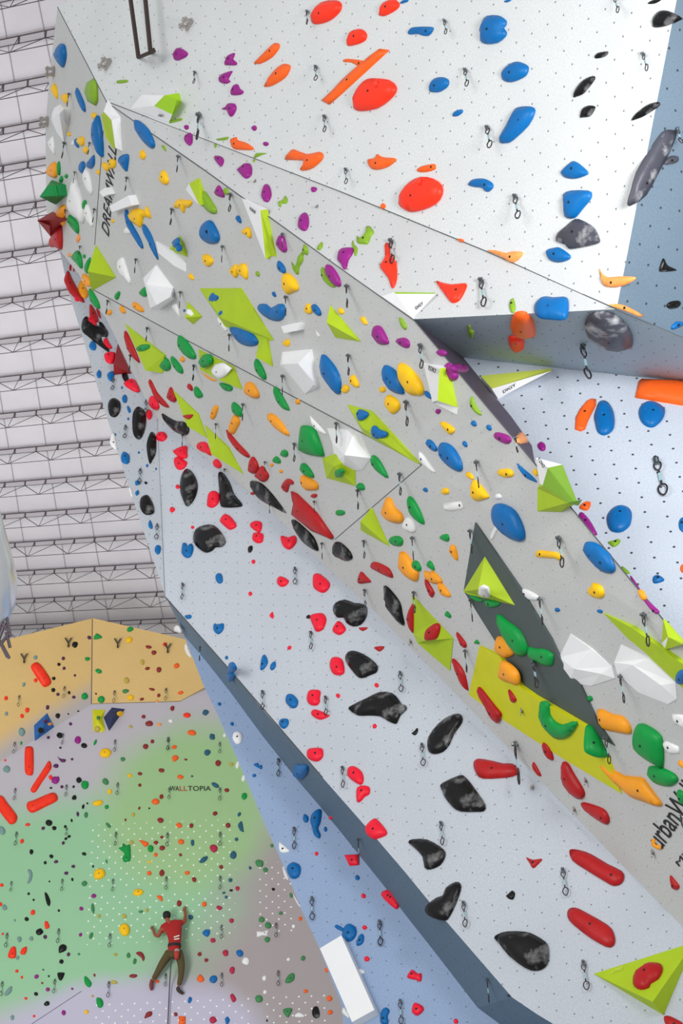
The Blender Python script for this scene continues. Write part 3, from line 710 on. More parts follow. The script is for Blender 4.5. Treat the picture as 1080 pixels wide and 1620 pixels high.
A e 802,383,32,38
W S 253,180 280,145 330,135 383,170 340,220 305,243 265,215
E P 178,130 200,90 235,80 255,105 248,145 200,168
A P 190,195 240,225 290,250 250,245
E P 305,265 350,270 388,290 380,315 340,310
B P 945,180 945,110 960,82 990,105 1040,170 1068,240 1070,310 1060,335 1030,320 960,230
W P 877,475 900,495 975,575 970,588 910,555
E P 1035,830 1060,812 1090,820 1085,855 1050,860
E e 1070,1085,60,36
@ 540 540 4
M P 598,70 620,52 655,65 655,90 625,95
M P 652,150 680,135 700,165 720,190 735,215 720,245 690,248 665,225 652,185
M P 700,155 730,140 790,160 805,180 780,193 730,185
M P 962,590 985,575 1050,595 1072,625 1050,650 1010,640 970,615
B P 257,210 262,165 280,150 330,180 370,240 390,320 385,335 340,328 295,300 265,250 o290,242,16
Y P 353,200 360,145 380,138 430,170 490,240 515,310 505,340 440,340 400,310 370,250
Y P 272,390 280,350 305,340 350,370 367,410 355,440 320,460 290,430
Y e 257,306,40,38
Y P 50,240 65,212 85,225 107,270 100,293 60,275
Y e 22,303,50,56
B P 522,320 540,315 565,345 565,365 535,350
M e 610,443,34,32
Y P 622,515 650,510 705,545 712,570 690,590 670,580 640,545
B P 95,460 110,430 150,440 165,460 140,490 105,500
B P 187,560 200,535 230,560 278,580 280,605 240,617 200,610
W P 487,702 510,712 560,780 592,827 570,825 500,765
B P 533,640 545,620 575,635 603,680 595,697 570,690 540,660
B P 612,690 620,650 650,640 700,670 745,740 760,800 745,825 700,810 650,770 620,730 o632,725,14
G P 812,380 820,348 835,365 845,400 880,455 878,468 850,455 820,420
B e 836,520,30,44,-30
B e 931,547,30,40,-30
B e 780,650,26,42,-25
B e 530,940,28,28
Y P 985,830 1000,810 1060,808 1085,830 1080,855 1040,862 1000,850
Y P 785,840 800,826 830,850 832,875 810,870 790,855
Y P 815,950 825,890 845,880 900,940 928,985 900,1000 850,1010 820,985
Y e 655,950,50,42
W e 990,983,38,40
W S 640,1025 755,1013 775,1055 700,1075 650,1070
E P 185,735 200,720 235,750 270,810 292,860 270,858 220,820 190,775
E P 90,920 110,897 135,905 145,935 120,943
@ 0 0 1
B P 777,812 780,800 790,797 810,808 824,832 828,850 822,857 805,852 785,835
A P 605,802 611,787 618,791 623,803 634,813 636,825 625,828 610,822 604,812
E P 644,790 647,785 655,793 665,812 670,828 664,828 650,815 645,800
D P 715,1045 720,1045 733,1063 739,1088 738,1092 728,1080
@ 810 540 4
O S 397,555 400,480 425,430 470,375 500,360 530,365 530,400 480,500 460,555 430,568
B P 518,470 540,400 560,375 600,380 635,430 648,500 635,560 580,592 540,570 525,520 o570,460,5
B P 800,460 810,410 850,380 900,380 950,410 967,440 950,490 900,535 860,538 820,510 o846,430,5
O S 778,350 800,250 820,235 1080,245 1200,262 1200,410 1080,400 900,370
M P 160,650 185,635 210,655 208,685 185,692 165,675
L S 22,605 45,570 105,640 60,645 30,635
B P 28,772 50,790 120,850 155,890 130,885 80,860 45,810
Y P 130,820 150,808 160,850 140,845
O P 425,1045 450,1020 495,1015 490,1050 470,1068 435,1060
@ 810 810 4
B P 600,60 605,10 640,-30 690,-45 740,-25 757,20 745,80 700,118 660,125 620,110 o655,18,5
B P 1053,65 1065,40 1090,40 1090,125 1070,120 1055,100
G P 605,190 640,180 665,170 685,180 670,205 640,220 625,210
B P 888,430 895,405 925,398 962,425 945,440 900,450
O P 1062,350 1075,330 1100,330 1100,385 1070,378
Y P 145,265 160,245 200,245 300,262 315,285 300,310 270,295 200,290 155,285
B P 450,230 460,195 490,187 540,205 610,270 643,340 643,375 615,390 560,375 500,320 460,270 o490,280,12
M P 420,25 440,0 490,50 535,130 530,145 490,140 450,90
G P 690,345 710,350 745,385 720,390 700,375
M P 745,400 765,420 810,490 800,500 765,460 750,420
A P 795,495 820,500 845,550 825,560 805,530
M P 835,545 880,590 925,635 905,645 885,625 845,580
Y P 475,495 500,465 515,448 560,470 578,510 570,540 545,548 500,535 485,515
W P 53,495 75,488 110,500 160,530 165,555 130,563 80,545 60,515
B e 284,620,32,26,20
B e 552,628,36,24,20
B P 1030,1050 1050,1010 1080,1000 1110,1030 1100,1080 1050,1090
@ 810 1100 4
W S 1008,118 1080,125 1090,210 1050,190 1018,165
W S 945,300 975,292 1050,325 1055,368 1000,372 965,345
A P 533,410 545,400 600,450 700,510 810,520 850,560 900,630 945,695 900,700 820,670 750,645 650,560 570,480
E P 758,300 770,220 800,180 850,195 910,235 942,290 945,455 900,440 830,400 775,350
E P 855,490 865,450 920,452 1010,490 1045,530 1030,560 990,578 920,565 870,530
A P 1048,430 1058,410 1080,430 1090,465 1070,455
E P 1040,620 1055,597 1090,630 1090,690 1060,680
D P 190,305 205,297 235,330 258,400 245,412 215,385 195,340
D P 127,432 140,430 180,505 165,508 135,470
D P 308,500 315,425 345,432 385,500 445,600 450,640 430,658 390,645 330,580
D P 433,690 450,678 540,705 590,735 612,790 600,818 570,810 500,765 450,720
@ 730 1040 4
E e 810,262,36,34
A P 233,110 240,50 255,22 300,45 345,90 360,140 350,178 310,165 265,150 240,135
D P 100,195 115,192 160,250 205,310 243,360 240,385 225,418 190,390 150,310 110,240
D P 295,208 310,215 343,262 335,285 315,280
E P 488,330 495,285 520,278 545,300 550,360 580,405 630,430 690,410 725,415 722,440 680,500 630,520 580,510 530,455 490,380
E P 790,430 830,428 870,470 905,560 928,610 915,630 860,630 790,600 775,560 780,470
A P 855,340 880,328 950,360 1010,372 1055,420 1070,470 1055,487 980,475 900,455 865,410
D P 75,690 80,655 110,640 200,655 260,670 320,672 357,700 358,730 320,752 240,762 130,765 95,740
@ 600 810 4
W P 735,88 750,100 735,135 715,175 698,165 710,130
W P 140,85 160,45 185,35 215,65 228,110 215,130 180,125 150,105
E P 58,180 75,158 115,152 145,175 140,210 110,217 75,205
E P 380,160 400,143 430,142 440,170 430,188 400,180
A P 442,230 455,208 480,225 493,300 480,300 450,260
A P 120,290 130,252 165,265 215,340 240,380 235,430 215,438 160,405 125,350
E P 203,340 215,308 240,315 260,350 255,375 225,370
E P 300,325 315,308 335,330 347,368 325,362 305,345
A P 283,372 320,385 330,370 385,420 390,450 350,455 320,445 290,420
A P 370,450 395,455 440,510 445,538 400,530 378,500
D P 285,430 300,435 340,500 343,520 328,542 305,495
K P 25,480 35,468 70,500 125,575 140,650 153,715 125,705 60,630 35,560
D P 208,582 215,600 215,740 208,765 180,710 173,660 190,610
D P 283,780 300,740 355,703 382,720 370,780 345,808 290,812
E P 412,650 425,628 450,655 445,672 420,660
E P 598,825 615,808 632,835 600,832
D P 485,765 500,770 545,830 545,858 525,855 505,820
W S 623,515 630,478 655,467 690,485 702,542 670,538 630,530 o657,503,5
E P 570,525 600,535 650,555 640,570 600,560
E P 662,570 690,555 760,575 740,600 690,603
E P 738,670 750,648 800,690 880,750 925,840 930,890 900,913 860,900 800,820 760,740
A P 728,840 740,795 760,788 800,815 838,880 840,905 800,922 760,905 735,880
E P 932,890 940,855 980,865 1040,868 1093,900 1095,950 1080,975 1020,965 950,925
@ 810 1300 4
D P 360,190 375,173 430,180 500,205 600,265 690,310 708,350 690,390 640,405 580,375 450,295 380,245
D P 347,580 360,550 400,543 460,570 600,650 640,700 650,760 630,790 590,790 500,740 420,680 360,625
D P 88,225 130,240 188,235 160,270 130,293 110,262
D P 997,340 1030,375 1055,410 1040,432 1015,425 1003,390
A P 880,115 900,110 905,140 940,155 940,178 910,170 885,150
D P 762,1000 775,950 830,905 890,888 940,900 947,940 920,990 870,1020 860,1045 810,1058 770,1040
D P 958,1235 990,1228 1040,1250 1080,1280 1040,1330 975,1290
@ 580 1300 4
K P 805,735 830,710 890,693 1000,695 1060,715 1130,760 1148,800 1150,850 1140,900 1110,930 1060,942 1000,925 900,850 840,775
K P 262,130 290,110 380,112 460,155 495,190 490,230 460,275 400,300 365,290 352,220 300,165
K P 370,575 375,530 440,480 480,465 500,415 560,380 590,390 592,430 560,520 520,600 490,625 420,610
K P 880,470 895,455 920,435 937,455 925,490 900,488
N P 255,975 285,935 320,960 345,960 340,1010 310,1000 265,990
N P 285,1185 300,1145 345,1160 358,1190 320,1225 290,1210
N e 563,1262,30,32
N P 90,465 120,432 165,440 200,520 195,545 170,545
N P 330,690 345,672 400,685 450,720 455,740 410,773 370,745
N e 5,868,24,30
B P 85,1220 100,1185 125,1175 143,1195 130,1230 135,1275 100,1280 85,1265
@ 480 1060 4
K P 283,245 310,220 400,175 480,138 560,145 600,185 620,215 645,222 648,250 610,285 590,330 575,338 530,320 480,290 400,285 340,285
K P 783,480 790,420 850,340 920,290 975,275 1000,290 1000,330 950,400 920,470 880,515 830,530 795,520
K P 865,740 880,712 985,665 1020,675 1060,720 1110,790 1148,850 1140,890 1080,895 990,893 940,865 890,800 880,770
K P 683,400 700,385 720,365 722,390 705,412
N P 20,185 30,135 60,123 103,130 100,175 100,200 80,222 40,218
N P 47,275 60,250 100,255 150,280 162,290 110,313 70,300
N P 20,520 40,495 110,493 122,520 115,555 80,577 30,560
N P 275,650 285,615 320,608 365,640 378,690 360,725 310,700 280,670
N P 340,740 410,735 415,780 385,800 355,832 335,825
N P 388,1000 410,965 450,938 480,960 520,1010 522,1040 480,1060 440,1068 400,1040
N e 218,162,26,28
N e 462,96,26,30
N e 449,355,26,30
@ 370 810 4
N P 270,440 290,405 345,432 325,465 290,470
N P 498,425 505,395 540,390 600,440 598,480 560,510 505,480
N P 102,75 135,55 173,65 172,105 155,128 110,100
N P 115,155 130,130 180,135 183,165 175,190 145,195 120,180
N P 293,160 310,150 345,160 385,148 392,190 350,235 310,215
K P 362,60 380,50 430,90 500,160 530,235 515,245 450,205 390,130
K P 620,230 640,190 680,200 730,250 745,295 705,310 660,292 630,275
K P 625,620 640,575 700,553 760,575 800,578 838,600 835,660 800,710 750,722 710,700 690,665 650,665
N P 480,665 500,645 560,640 582,680 560,740 520,755 500,720
K e 470,662,28,24
N P 622,750 645,700 665,690 690,710 705,745 665,777
N P 605,975 620,920 680,928 697,1000 680,1028 630,1025
K P 705,940 715,890 750,877 800,890 860,925 905,970 900,1010 860,1030 800,1050 760,1020
D P 787,733 845,730 815,752
D P 885,855 950,850 920,882
D P 862,350 875,317 920,325 980,360 1003,415 960,405 900,375
D P 780,430 800,378 830,405 863,440 845,448 790,453
B P 165,990 175,920 195,902 213,940 205,970 180,998
B P 228,990 235,960 260,945 262,980 240,1000
N e 123,313,24,26
N e 102,516,24,26
N P 225,650 245,632 248,672 230,665
N e 350,858,26,26
K P 87,245 92,220 115,213 115,240 100,257
@ 150 740 4
K P 285,220 295,185 330,170 355,200 375,250 370,288 320,295 290,260
K P 622,430 640,385 690,362 750,362 800,410 825,465 800,497 760,500 740,520 700,535 655,510 625,470
B P 547,525 555,480 575,475 585,495 610,478 622,510 605,560 575,568 552,548
B P 338,355 350,330 365,365 362,385 345,380
B P 378,515 390,490 415,495 415,530 400,547 385,538
B P 255,155 275,140 278,165 262,175
N P 790,330 820,292 860,310 895,365 860,390 840,385 805,355
N e 491,263,30,30
N e 617,377,20,20
B P 762,690 775,668 800,672 808,715 790,732 770,720
B P 568,935 605,930 608,950 580,955
B P 748,1010 755,985 775,990 812,985 810,1025 780,1052 755,1035
W P 500,1015 520,1000 548,1045 515,1040
W P 215,125 228,130 240,180 228,175
@ 250 960 4
B P 422,320 435,308 442,325 430,333
B P 435,410 450,355 475,360 492,400 470,420 480,440 455,480 440,450
W P 168,240 180,235 195,270 213,318 190,310 170,275
B P 805,590 815,555 850,553 883,590 875,630 845,640 815,615
B P 765,730 780,708 820,710 822,745 795,770 770,755
B e 387,615,22,22
B e 467,740,24,24
W P 470,825 480,795 505,787 530,805 528,850 500,868 478,850
W e 420,812,20,24
W e 502,1000,22,50
B P 602,998 630,988 640,1005 655,1000 655,1025 635,1020
B e 608,1067,24,22
B P 855,1030 870,1000 885,1005 910,1000 940,1015 935,1060 900,1095 865,1075
@ 370 1200 4
W e 60,125,24,40
B P 435,380 445,350 470,370 465,400 445,402
B P 483,400 490,355 520,325 552,325 545,400 530,440 545,480 535,505 505,480 495,440
B e 578,448,22,32
N e 610,377,26,18
W P 283,545 290,528 345,575 345,590 300,595 285,575
B P 333,700 345,670 380,655 418,680 415,730 390,757 360,755 345,735
N e 521,601,22,24
N S 697,610 785,605 790,640 790,672 730,678
B e 779,753,30,30
N e 818,869,26,28
N P 930,860 960,832 1000,835 1030,880 1040,935 1020,948 980,915
W P 305,680 330,720 345,770 320,745
W P 370,850 400,900 425,945 395,910
@ 390 1400 4.909
N e 906,86,34,36
B P 683,325 700,308 750,335 745,358 710,345
B P 740,395 760,320 800,300 845,330 848,380 820,425 780,435
B P 850,460 870,395 900,380 910,410 900,450 870,470
N e 915,329,36,36
N e 930,573,38,38
W P 868,665 880,650 912,665 910,685 885,690
W P 740,985 755,950 790,1000 795,1035 760,1010
'''
FAR = '''
@ 0 970 4
R P 195,340 215,315 245,315 280,355 320,420 318,450 280,468 255,440 215,380
R e 225,425,25,25
R P 157,870 165,845 205,848 212,900 210,1010 190,1027 160,1010 155,930
K P 455,205 465,182 490,185 490,205 475,220
E P 592,165 610,128 645,150 635,160
P P 362,905 380,920 415,925 410,942 385,940
* P 565,155,26,24 401,286,22,22 405,349,20,20 474,394,16,16 366,514,24,18 467,531,22,20 301,596,24,28 291,684,26,22 446,700,22,20 305,787,20,20 456,924,16,16 353,965,36,22
* T 940,214,38,22 974,250,34,28 933,350,32,20 1005,358,30,34 961,482,38,18 1004,521,20,26 896,544,28,18 908,655,28,22 943,698,50,36 964,812,26,24 922,843,34,34 1020,994,36,24 884,1016,26,22
* K 373,324,22,22 340,413,22,22 337,487,26,26 437,503,18,22 365,650,30,32 432,638,10,12 495,620,14,10 607,510,12,12 257,742,36,34 378,772,40,36 530,838,38,32 382,851,16,14 497,1056,34,36
* E 824,102,40,30 553,289,32,26 624,367,40,28 535,525,44,42 640,546,44,44 134,823,14,26 602,817,16,40,20
* V 793,494,42,26 622,662,22,28 777,924,32,28 664,1062,36,34
* Y 816,170,40,38 825,534,40,36 764,638,40,38 667,884,74,62 820,1027,26,24
* J 800,427,32,40 900,310,26,36 616,733,36,40 826,718,22,18
* H 224,281,26,26 150,452,20,30 40,636,22,26 137,752,44,50 43,986,42,40
* R 1043,198,26,28 172,613,28,32 139,651,24,26 33,931,16,14 38,538,26,26
* L 992,562,22,24 317,701,28,20 1006,705,32,20
* M 491,802,44,46 350,1055,50,44
@ 250 960 4
* T 5,398,30,34 90,642,26,34 381,988,36,38 175,966,20,14 20,1035,34,24
* O 117,373,34,32 143,543,34,22 213,796,54,36 103,887,30,26 107,957,42,42 140,1072,34,16
* R 184,685,44,32
* Q 300,668,40,36 342,822,36,40 312,921,40,38
* J 462,996,30,24
* W 80,722,30,22
@ 0 1210 5.4
R P 260,215 275,180 340,80 385,10 410,-30 430,-28 440,20 420,60 350,160 310,225 280,238
R P 230,370 235,320 290,300 430,240 475,245 492,280 480,310 400,350 300,400 260,405
R P -10,270 25,270 60,320 130,410 147,450 130,495 90,507 60,480 -10,380
M P 438,140 470,130 495,95 508,125 490,158 460,160
H P 235,900 260,895 278,940 260,1000 232,1010 250,950
E P 1012,710 1040,700 1050,670 1080,690 1110,680 1115,760 1110,820 1060,830 1045,790 1065,760 1030,725
* H 55,38,60,50 17,560,46,80
* P 478,10,48,30 527,188,28,26 664,420,24,40 368,541,30,28 540,667,26,30 479,826,38,26 626,867,32,30 566,925,36,30
* R 432,108,32,48 236,510,44,26 188,652,34,38 15,1027,32,30
* K 435,197,24,18 628,186,22,22 673,130,46,50 633,280,42,42 746,329,18,16 710,357,22,40 418,493,54,54 463,540,40,36 612,475,18,30 557,527,24,26 590,612,32,24 562,630,26,24 268,743,34,44 439,781,36,32 386,836,28,28 718,760,38,30 795,868,18,22 422,996,16,16 618,979,20,28
* E 725,172,64,80 910,360,34,40
* V 903,145,54,50 735,427,36,52 925,517,60,26,45 720,1012,46,48 910,825,16,36
* Y 935,228,36,46 836,325,90,46 846,932,104,96
* T 1072,470,20,24
@ 200 1210 5.4
O P 108,640 180,660 188,680 160,700 130,670
Q P 725,160 745,148 785,170 785,195 750,190
Q P 955,505 985,482 1000,560 1005,572 975,565 955,530
Q P 620,830 650,790 690,780 690,805 655,835
* Y 28,92,36,34 195,828,36,20
* T 115,75,36,30 114,173,28,30 299,47,48,34 856,215,38,36 298,272,36,42 109,370,20,28 290,472,52,46 554,519,36,46 755,414,40,36 866,516,40,44 302,617,30,28 253,664,40,36 305,710,50,46 461,768,28,28 807,872,36,32 300,922,44,56 578,980,40,42
* O 460,103,54,36 247,313,64,50 449,516,52,44 466,656,48,50 250,768,36,32 195,924,42,38 519,921,46,34
* Q 560,97,20,18 963,423,26,38,20 564,666,34,50 940,637,34,30 913,768,56,66 1056,879,24,30 887,984,40,34
* C 745,714,68,66 948,1055,38,38
* K 194,371,16,16 893,1072,30,20
* E 1007,268,46,62,20 207,713,50,64
* J 57,425,32,34 43,663,34,40
@ 0 1410 5.143
K P 362,12 385,20 410,80 402,120 380,100
R P 362,250 385,245 403,290 370,305
R P 65,535 85,465 115,447 130,470 125,540
R P 165,505 180,465 215,450 218,480 200,515
K P 478,495 480,450 510,430 540,445 535,480 490,500
K P 467,665 500,660 525,665 515,700 495,727 475,710
H P 38,830 75,780 97,775 90,820 50,850
E P 685,700 700,692 745,745 725,782 690,750
E P 783,870 820,870 840,905 830,942 795,940
* K 233,20,22,24 273,70,18,18 478,157,22,20 216,226,34,34 322,330,54,58 499,571,36,36 352,638,14,14 397,690,16,18 293,835,32,34 380,914,46,40
* M 763,37,40,34 660,140,32,34 655,353,28,32 297,693,36,36 388,798,34,34 587,793,20,20 517,987,34,44
* P 368,371,32,34 557,513,26,32
* V 755,138,26,86 740,362,30,56 642,512,20,20 1045,521,32,42
* J 805,202,28,30 1010,202,38,38 938,515,28,28 927,740,54,30 753,852,22,20
* Y 1013,315,94,96 703,980,34,36
* R 7,105,22,34 267,172,38,42 22,346,20,20 137,649,28,26 178,700,22,22 210,871,24,24 276,1016,22,22
* H 37,130,36,50 120,236,18,20 157,390,36,50 253,385,36,36 143,541,26,36 100,1028,32,42
* T 343,746,18,18 768,682,18,26 1068,688,32,24
@ 200 1410 5.143
O P 245,38 285,38 292,80 270,70
B P 617,342 640,312 677,315 675,350 655,370
T P 77,505 100,490 130,500 148,540 135,570 120,540
O P 572,715 600,675 633,720 600,740
C P 842,850 865,833 893,880 865,903
T P 145,1032 165,985 205,978 205,1010 175,1025
O S 425,1015 480,1018 480,1080 425,1085
* Y 97,8,84,58
* T 427,97,40,50 595,511,32,34 650,560,34,30 57,688,64,32 401,1001,32,34
* O 633,104,38,44 250,733,36,30
* C 754,134,50,34 853,238,42,38 703,399,44,38 805,502,50,48 858,642,48,56 703,1048,56,60
* V 117,165,34,26 66,570,28,50 1070,875,44,56 15,520,30,44
* J 166,153,26,26
* Q 524,210,40,40 792,12,26,20 811,47,24,26
* B 706,714,62,64 920,503,58,56 515,884,34,52,20 820,1050,40,60
* W 967,567,58,60
@ 390 1400 4.909
W S 78,360 125,363 175,345 160,380 165,398 125,390 80,405
V P 298,755 320,705 355,683 372,700 365,740 330,760
V P 285,965 330,955 355,965 335,1010 320,1028 290,1000
W P 375,1010 405,990 445,1010 440,1025 380,1025
* K 206,33,26,26 537,992,70,92 158,1053,14,20
* V 345,80,26,36 265,218,32,26 116,270,48,44 166,314,48,52 161,423,44,46 437,568,34,42 97,885,58,58
* O 416,263,30,30 459,825,34,28 622,660,34,34 643,881,44,42 648,988,42,32
* W 365,320,30,30 325,577,28,26 5,595,30,50 138,724,34,40 142,830,28,34
@ 370 1200 4
* V 240,551,22,22 160,663,50,48 199,705,30,34
'''
QD = '''
@ 60 40 4
195,435,183,510 165,745,188,835 325,745,320,815 232,930,222,995 885,830,885,925 560,965,555,1045
@ 270 0 4
150,455,158,525 915,420,930,505 970,735,988,830 175,725,178,875 860,70,868,150
@ 540 0 4
650,130,670,210 780,440,820,535 920,805,945,930
@ 810 0 4
645,-20,695,65 825,340,875,435 1045,815,1080,900
@ 540 270 4
25,-10,40,80 310,440,330,580 880,690,925,850 30,730,45,860
@ 810 270 4
15,160,70,290
@ 270 270 4
375,150,378,255 325,480,330,575 60,770,60,865 725,800,737,912 370,1040,368,1140 705,400,715,480 5,245,3,340
@ 0 270 4
800,45,798,125 595,245,590,325 412,250,408,310 858,562,855,645 680,825,677,905 930,1000,925,1080 505,480,510,530
@ 60 500 4
690,75,685,155 985,315,987,405 478,395,478,465 585,250,592,350 555,695,552,770 648,970,640,1055 685,535,690,610 915,755,915,820
@ 270 540 4
145,155,145,245 455,400,455,500 285,525,285,615 705,220,708,335 780,650,790,758 1045,520,1058,640 340,810,345,860 595,765,595,810 907,1015,910,1080 625,1030,625,1080
@ 540 540 4
495,25,525,165 40,90,57,210 405,385,430,530 365,840,380,970 850,765,880,920 100,945,118,1060
@ 810 540 4
445,35,510,225 910,745,1010,950 20,610,38,700
@ 150 740 4
395,360,397,450 555,735,555,830
@ 370 810 4
385,355,392,455 555,200,562,295 820,185,830,290 825,495,838,600 485,760,490,865
@ 600 810 4
205,165,228,300 570,120,605,255 575,560,600,690 215,510,235,635 1010,550,1040,710 540,880,567,1010 970,955,1000,1080
@ 810 810 4
290,165,347,340 825,650,888,840
@ 730 1040 4
335,550,380,795 910,510,950,670 1000,120,1052,280 455,30,485,190
@ 480 1060 4
138,170,150,285 245,615,252,742 748,470,762,605 610,15,627,135
@ 580 1300 4
468,5,487,145 610,510,627,665 80,630,88,780 760,1000,790,1140 210,1130,222,1280
@ 810 1300 4
318,300,343,465 448,885,488,1060
@ 250 960 4
265,255,268,340 660,535,662,650 760,965,765,1070
@ 370 1200 4
380,440,382,570 785,515,795,655 492,880,500,1020
@ 390 1400 4.909
1030,280,1040,470
@ 810 1100 4
1065,770,1080,950
@ 0 970 4
122,525,118,590 408,468,408,535 724,495,724,565 1050,480,1052,550 93,820,90,888 398,765,398,830 728,805,730,875 1063,790,1063,865
@ 0 1210 5.4
130,205,122,300 567,175,562,268 1005,158,1002,255 141,578,128,687 568,540,565,600 990,580,985,688 97,1000,95,1080 532,980,530,1075 965,980,965,1078
@ 200 1210 5.4
365,200,368,290 798,200,803,303 350,585,347,695 800,580,798,690 340,960,343,1065 800,955,803,1063
@ 0 1410 5.143
57,345,45,455 477,310,468,420 895,350,890,455 18,740,12,850 445,720,443,828 885,740,885,862
@ 200 1410 5.143
773,280,773,385 318,675,342,770 775,670,782,775
@ 390 1400 4.909
228,300,230,405 245,670,252,782
@ 250 960 4
50,520,52,590 65,830,65,905 390,860,392,925
'''
# ------------------------------------------------------------------ builders
CN = {'R':('red-orange',(250,52,24)),'O':('orange',(244,98,28)),'B':('blue',(0,101,168)),'M':('purple',(146,28,128)),'G':('lime green',(128,168,38)),'Y':('yellow',(250,192,10)),
 'A':('amber',(248,158,30)),'E':('green',(0,146,62)),'W':('white',(236,236,236)),'K':('black',(12,11,13)),'D':('dark red',(178,22,26)),'N':('pinkish red',(240,22,52)),
 'Z':('charcoal grey',(70,70,80)),'L':('pale orange',(250,158,84)),'P':('plum',(84,34,84)),'T':('maroon',(138,42,40)),'V':('mid green',(62,132,78)),'J':('mustard',(186,166,70)),
 'H':('grey-green',(118,150,146)),'Q':('teal blue',(40,92,116)),'C':('crimson',(176,38,70)),
 'S':('slate',(74,84,84)),'Y2':('yellow-lime',(206,206,0)),'G2':('green',(110,150,34)),'L2':('bright lime',(226,240,96)),'B3':('blue',(24,96,168)),'N2':('navy',(36,50,92))}  # bright lime has light from above painted in, for the shelf's upper face
CN['V2'] = ('lime',(150,196,30))
VOLC = {'G':(170,198,14),'W':(240,240,242),'V':(156,204,14),'E':(0,140,70),'D':(160,26,34)}
def hmat(c, vol=False, chalk=0):
    if vol:
        rgb = VOLC.get(c) or CN[c][1]
        return mat('volume_%s' % c, rgb, .62, mottle=.25, mscale=5)
    return mat('hold_%s%s' % (c, '_worn' if chalk else ''), CN[c][1], .34 if c == 'K' else .42, mottle=.35, mscale=5 if chalk else 9, chalk=chalk, spec=.3)
bolt_m = mat('bolt_steel', (40, 40, 42), .5, .6)
ink = mat('black_lettering', (22, 22, 24), .6)
class Hit:
    pass
def plane_from(p, n):
    d = p - CAM; nc = Vector((n.dot(c2w(Vector((1,0,0)))), n.dot(c2w(Vector((0,1,0)))), n.dot(c2w(Vector((0,0,1))))))
    k = n.dot(d); W_ = lambda x, y: nc.dot(ray(x, y)) / k
    return Plane((0, 0, W_(0, 0)), (100, 0, W_(100, 0)), (0, 100, W_(0, 100)))
from mathutils.bvhtree import BVHTree
bv, bf = [], []
VREC = []
def do_text(s, p0, p1, p2, pl, material, name='lettering', M=None, parent=None, h=.006, sx=1.0):
    """letters laid on a facet: p0 baseline start, p1 baseline end, p2 top of the first letter"""
    cu = bpy.data.curves.new(name, 'FONT'); cu.body = s; cu.extrude = 0.0; cu.resolution_u = 3
    t = bpy.data.objects.new(name, cu); COL.objects.link(t)
    bpy.context.view_layer.update()
    dg = bpy.context.evaluated_depsgraph_get(); me = bpy.data.meshes.new_from_object(t.evaluated_get(dg))
    bpy.data.objects.remove(t)
    xs = [v.co.x for v in me.vertices]; x0, x1 = min(xs), max(xs); top = max(v.co.y for v in me.vertices if v.co.x < x0 + (x1-x0)*.25)
    A, B, C = pl.pt(*p0, h), pl.pt(*p1, h), pl.pt(*p2, h)
    for v in me.vertices:
        v.co = A + (B-A)*((v.co.x-x0)/(x1-x0)) + (C-A)*(v.co.y/top) + pl.n*v.co.z
    M = M or pl.frame(*p0); me.transform(M.inverted())
    me.materials.clear(); me.materials.append(material); me.update()
    o = bpy.data.objects.new(name, me)
    if parent is None: o.matrix_world = M
    # give the letters a little thickness
    bm = bmesh.new(); bm.from_mesh(me); r = bmesh.ops.extrude_face_region(bm, geom=bm.faces[:])
    nl = (M.to_3x3().inverted() @ pl.n) * .004
    for e in r['geom']:
        if isinstance(e, bmesh.types.BMVert): e.co += nl
    bm.to_mesh(me); bm.free()
    link(o, parent)
    return o
for (what, label, ox, oy, s, verts, faces) in VOLS:
    P = [(ox+x/s, oy+y/s, h) for x, y, h in verts]
    cx = sum(p[0] for p in P)/len(P); cy = sum(p[1] for p in P)/len(P)
    k = facet(cx, cy)
    if 'jutting' in label or 'sticking out' in label: k = 'P6a'
    if what == 'lime and white spike volume': k = 'P6b'
    if what == 'white wedge volume': k = 'P3'
    if ox == 390: k = 'P9'
    pl = FAC[k][0]
    V = [pl.pt(x, y, h if h else .008) for x, y, h in P]
    Fc = []; fm = []; cols = []
    for c, f in faces:
        if c not in cols: cols.append(c)
        Fc.append(tuple(f)); fm.append(cols.index(c))
    # consistent facing: away from the centroid pushed into the wall
    cen = pl.pt(cx, cy, -.3)
    def face_out(f):
        nn = Vector((0,0,0)); m_ = Vector((0,0,0))
        for i in range(len(f)):
            nn += V[f[i]].cross(V[f[(i+1) % len(f)]]); m_ += V[f[i]]
        return nn.dot(m_/len(f) - cen) > 0
    Fc = [f if face_out(f) else tuple(reversed(f)) for f in Fc]
    ec = {}
    for fi, f in enumerate(Fc):
        for i in range(len(f)):
            a, b = f[i], f[(i+1) % len(f)]; ec.setdefault((min(a,b), max(a,b)), []).append((a, b, fi))
    low = {}
    for e, l in list(ec.items()):
        if len(l) == 1:
            a, b, fi = l[0]
            if 1:
                for q in (a, b):
                    if q not in low:
                        low[q] = len(V); V.append(V[q] - pl.n*((P[q][2] or .008)+.012))
                Fc.append((b, a, low[a], low[b])); fm.append(fm[fi])
    M = pl.frame(cx, cy)
    name = what.replace('-', '_').replace(' ', '_')
    o = mesh_obj(name, V, Fc, [hmat(c, True) for c in cols], M, None, fm)
    tag(o, label, 'climbing volume', 'volumes bolted to the climbing walls')
    base = len(bv)
    bv += V; bf += [tuple(i+base for i in f) for f in Fc]
    VREC.append((what, (cx, cy), k, o, pl))
BV = BVHTree.FromPolygons(bv, bf)
def local_plane(x, y, k=None):
    k = k or facet(x, y); pl = FAC[k][0]
    d = c2w(ray(x, y)).normalized(); r = BV.ray_cast(CAM, d)
    w = pl.pt(x, y)
    if r[0] is not None and (r[0]-CAM).length < (w-CAM).length - .004:
        n = r[1] if r[1].dot(d) < 0 else -r[1]
        if abs(n.dot(d)) > .12: return plane_from(r[0], n), k, True
    return pl, k, False
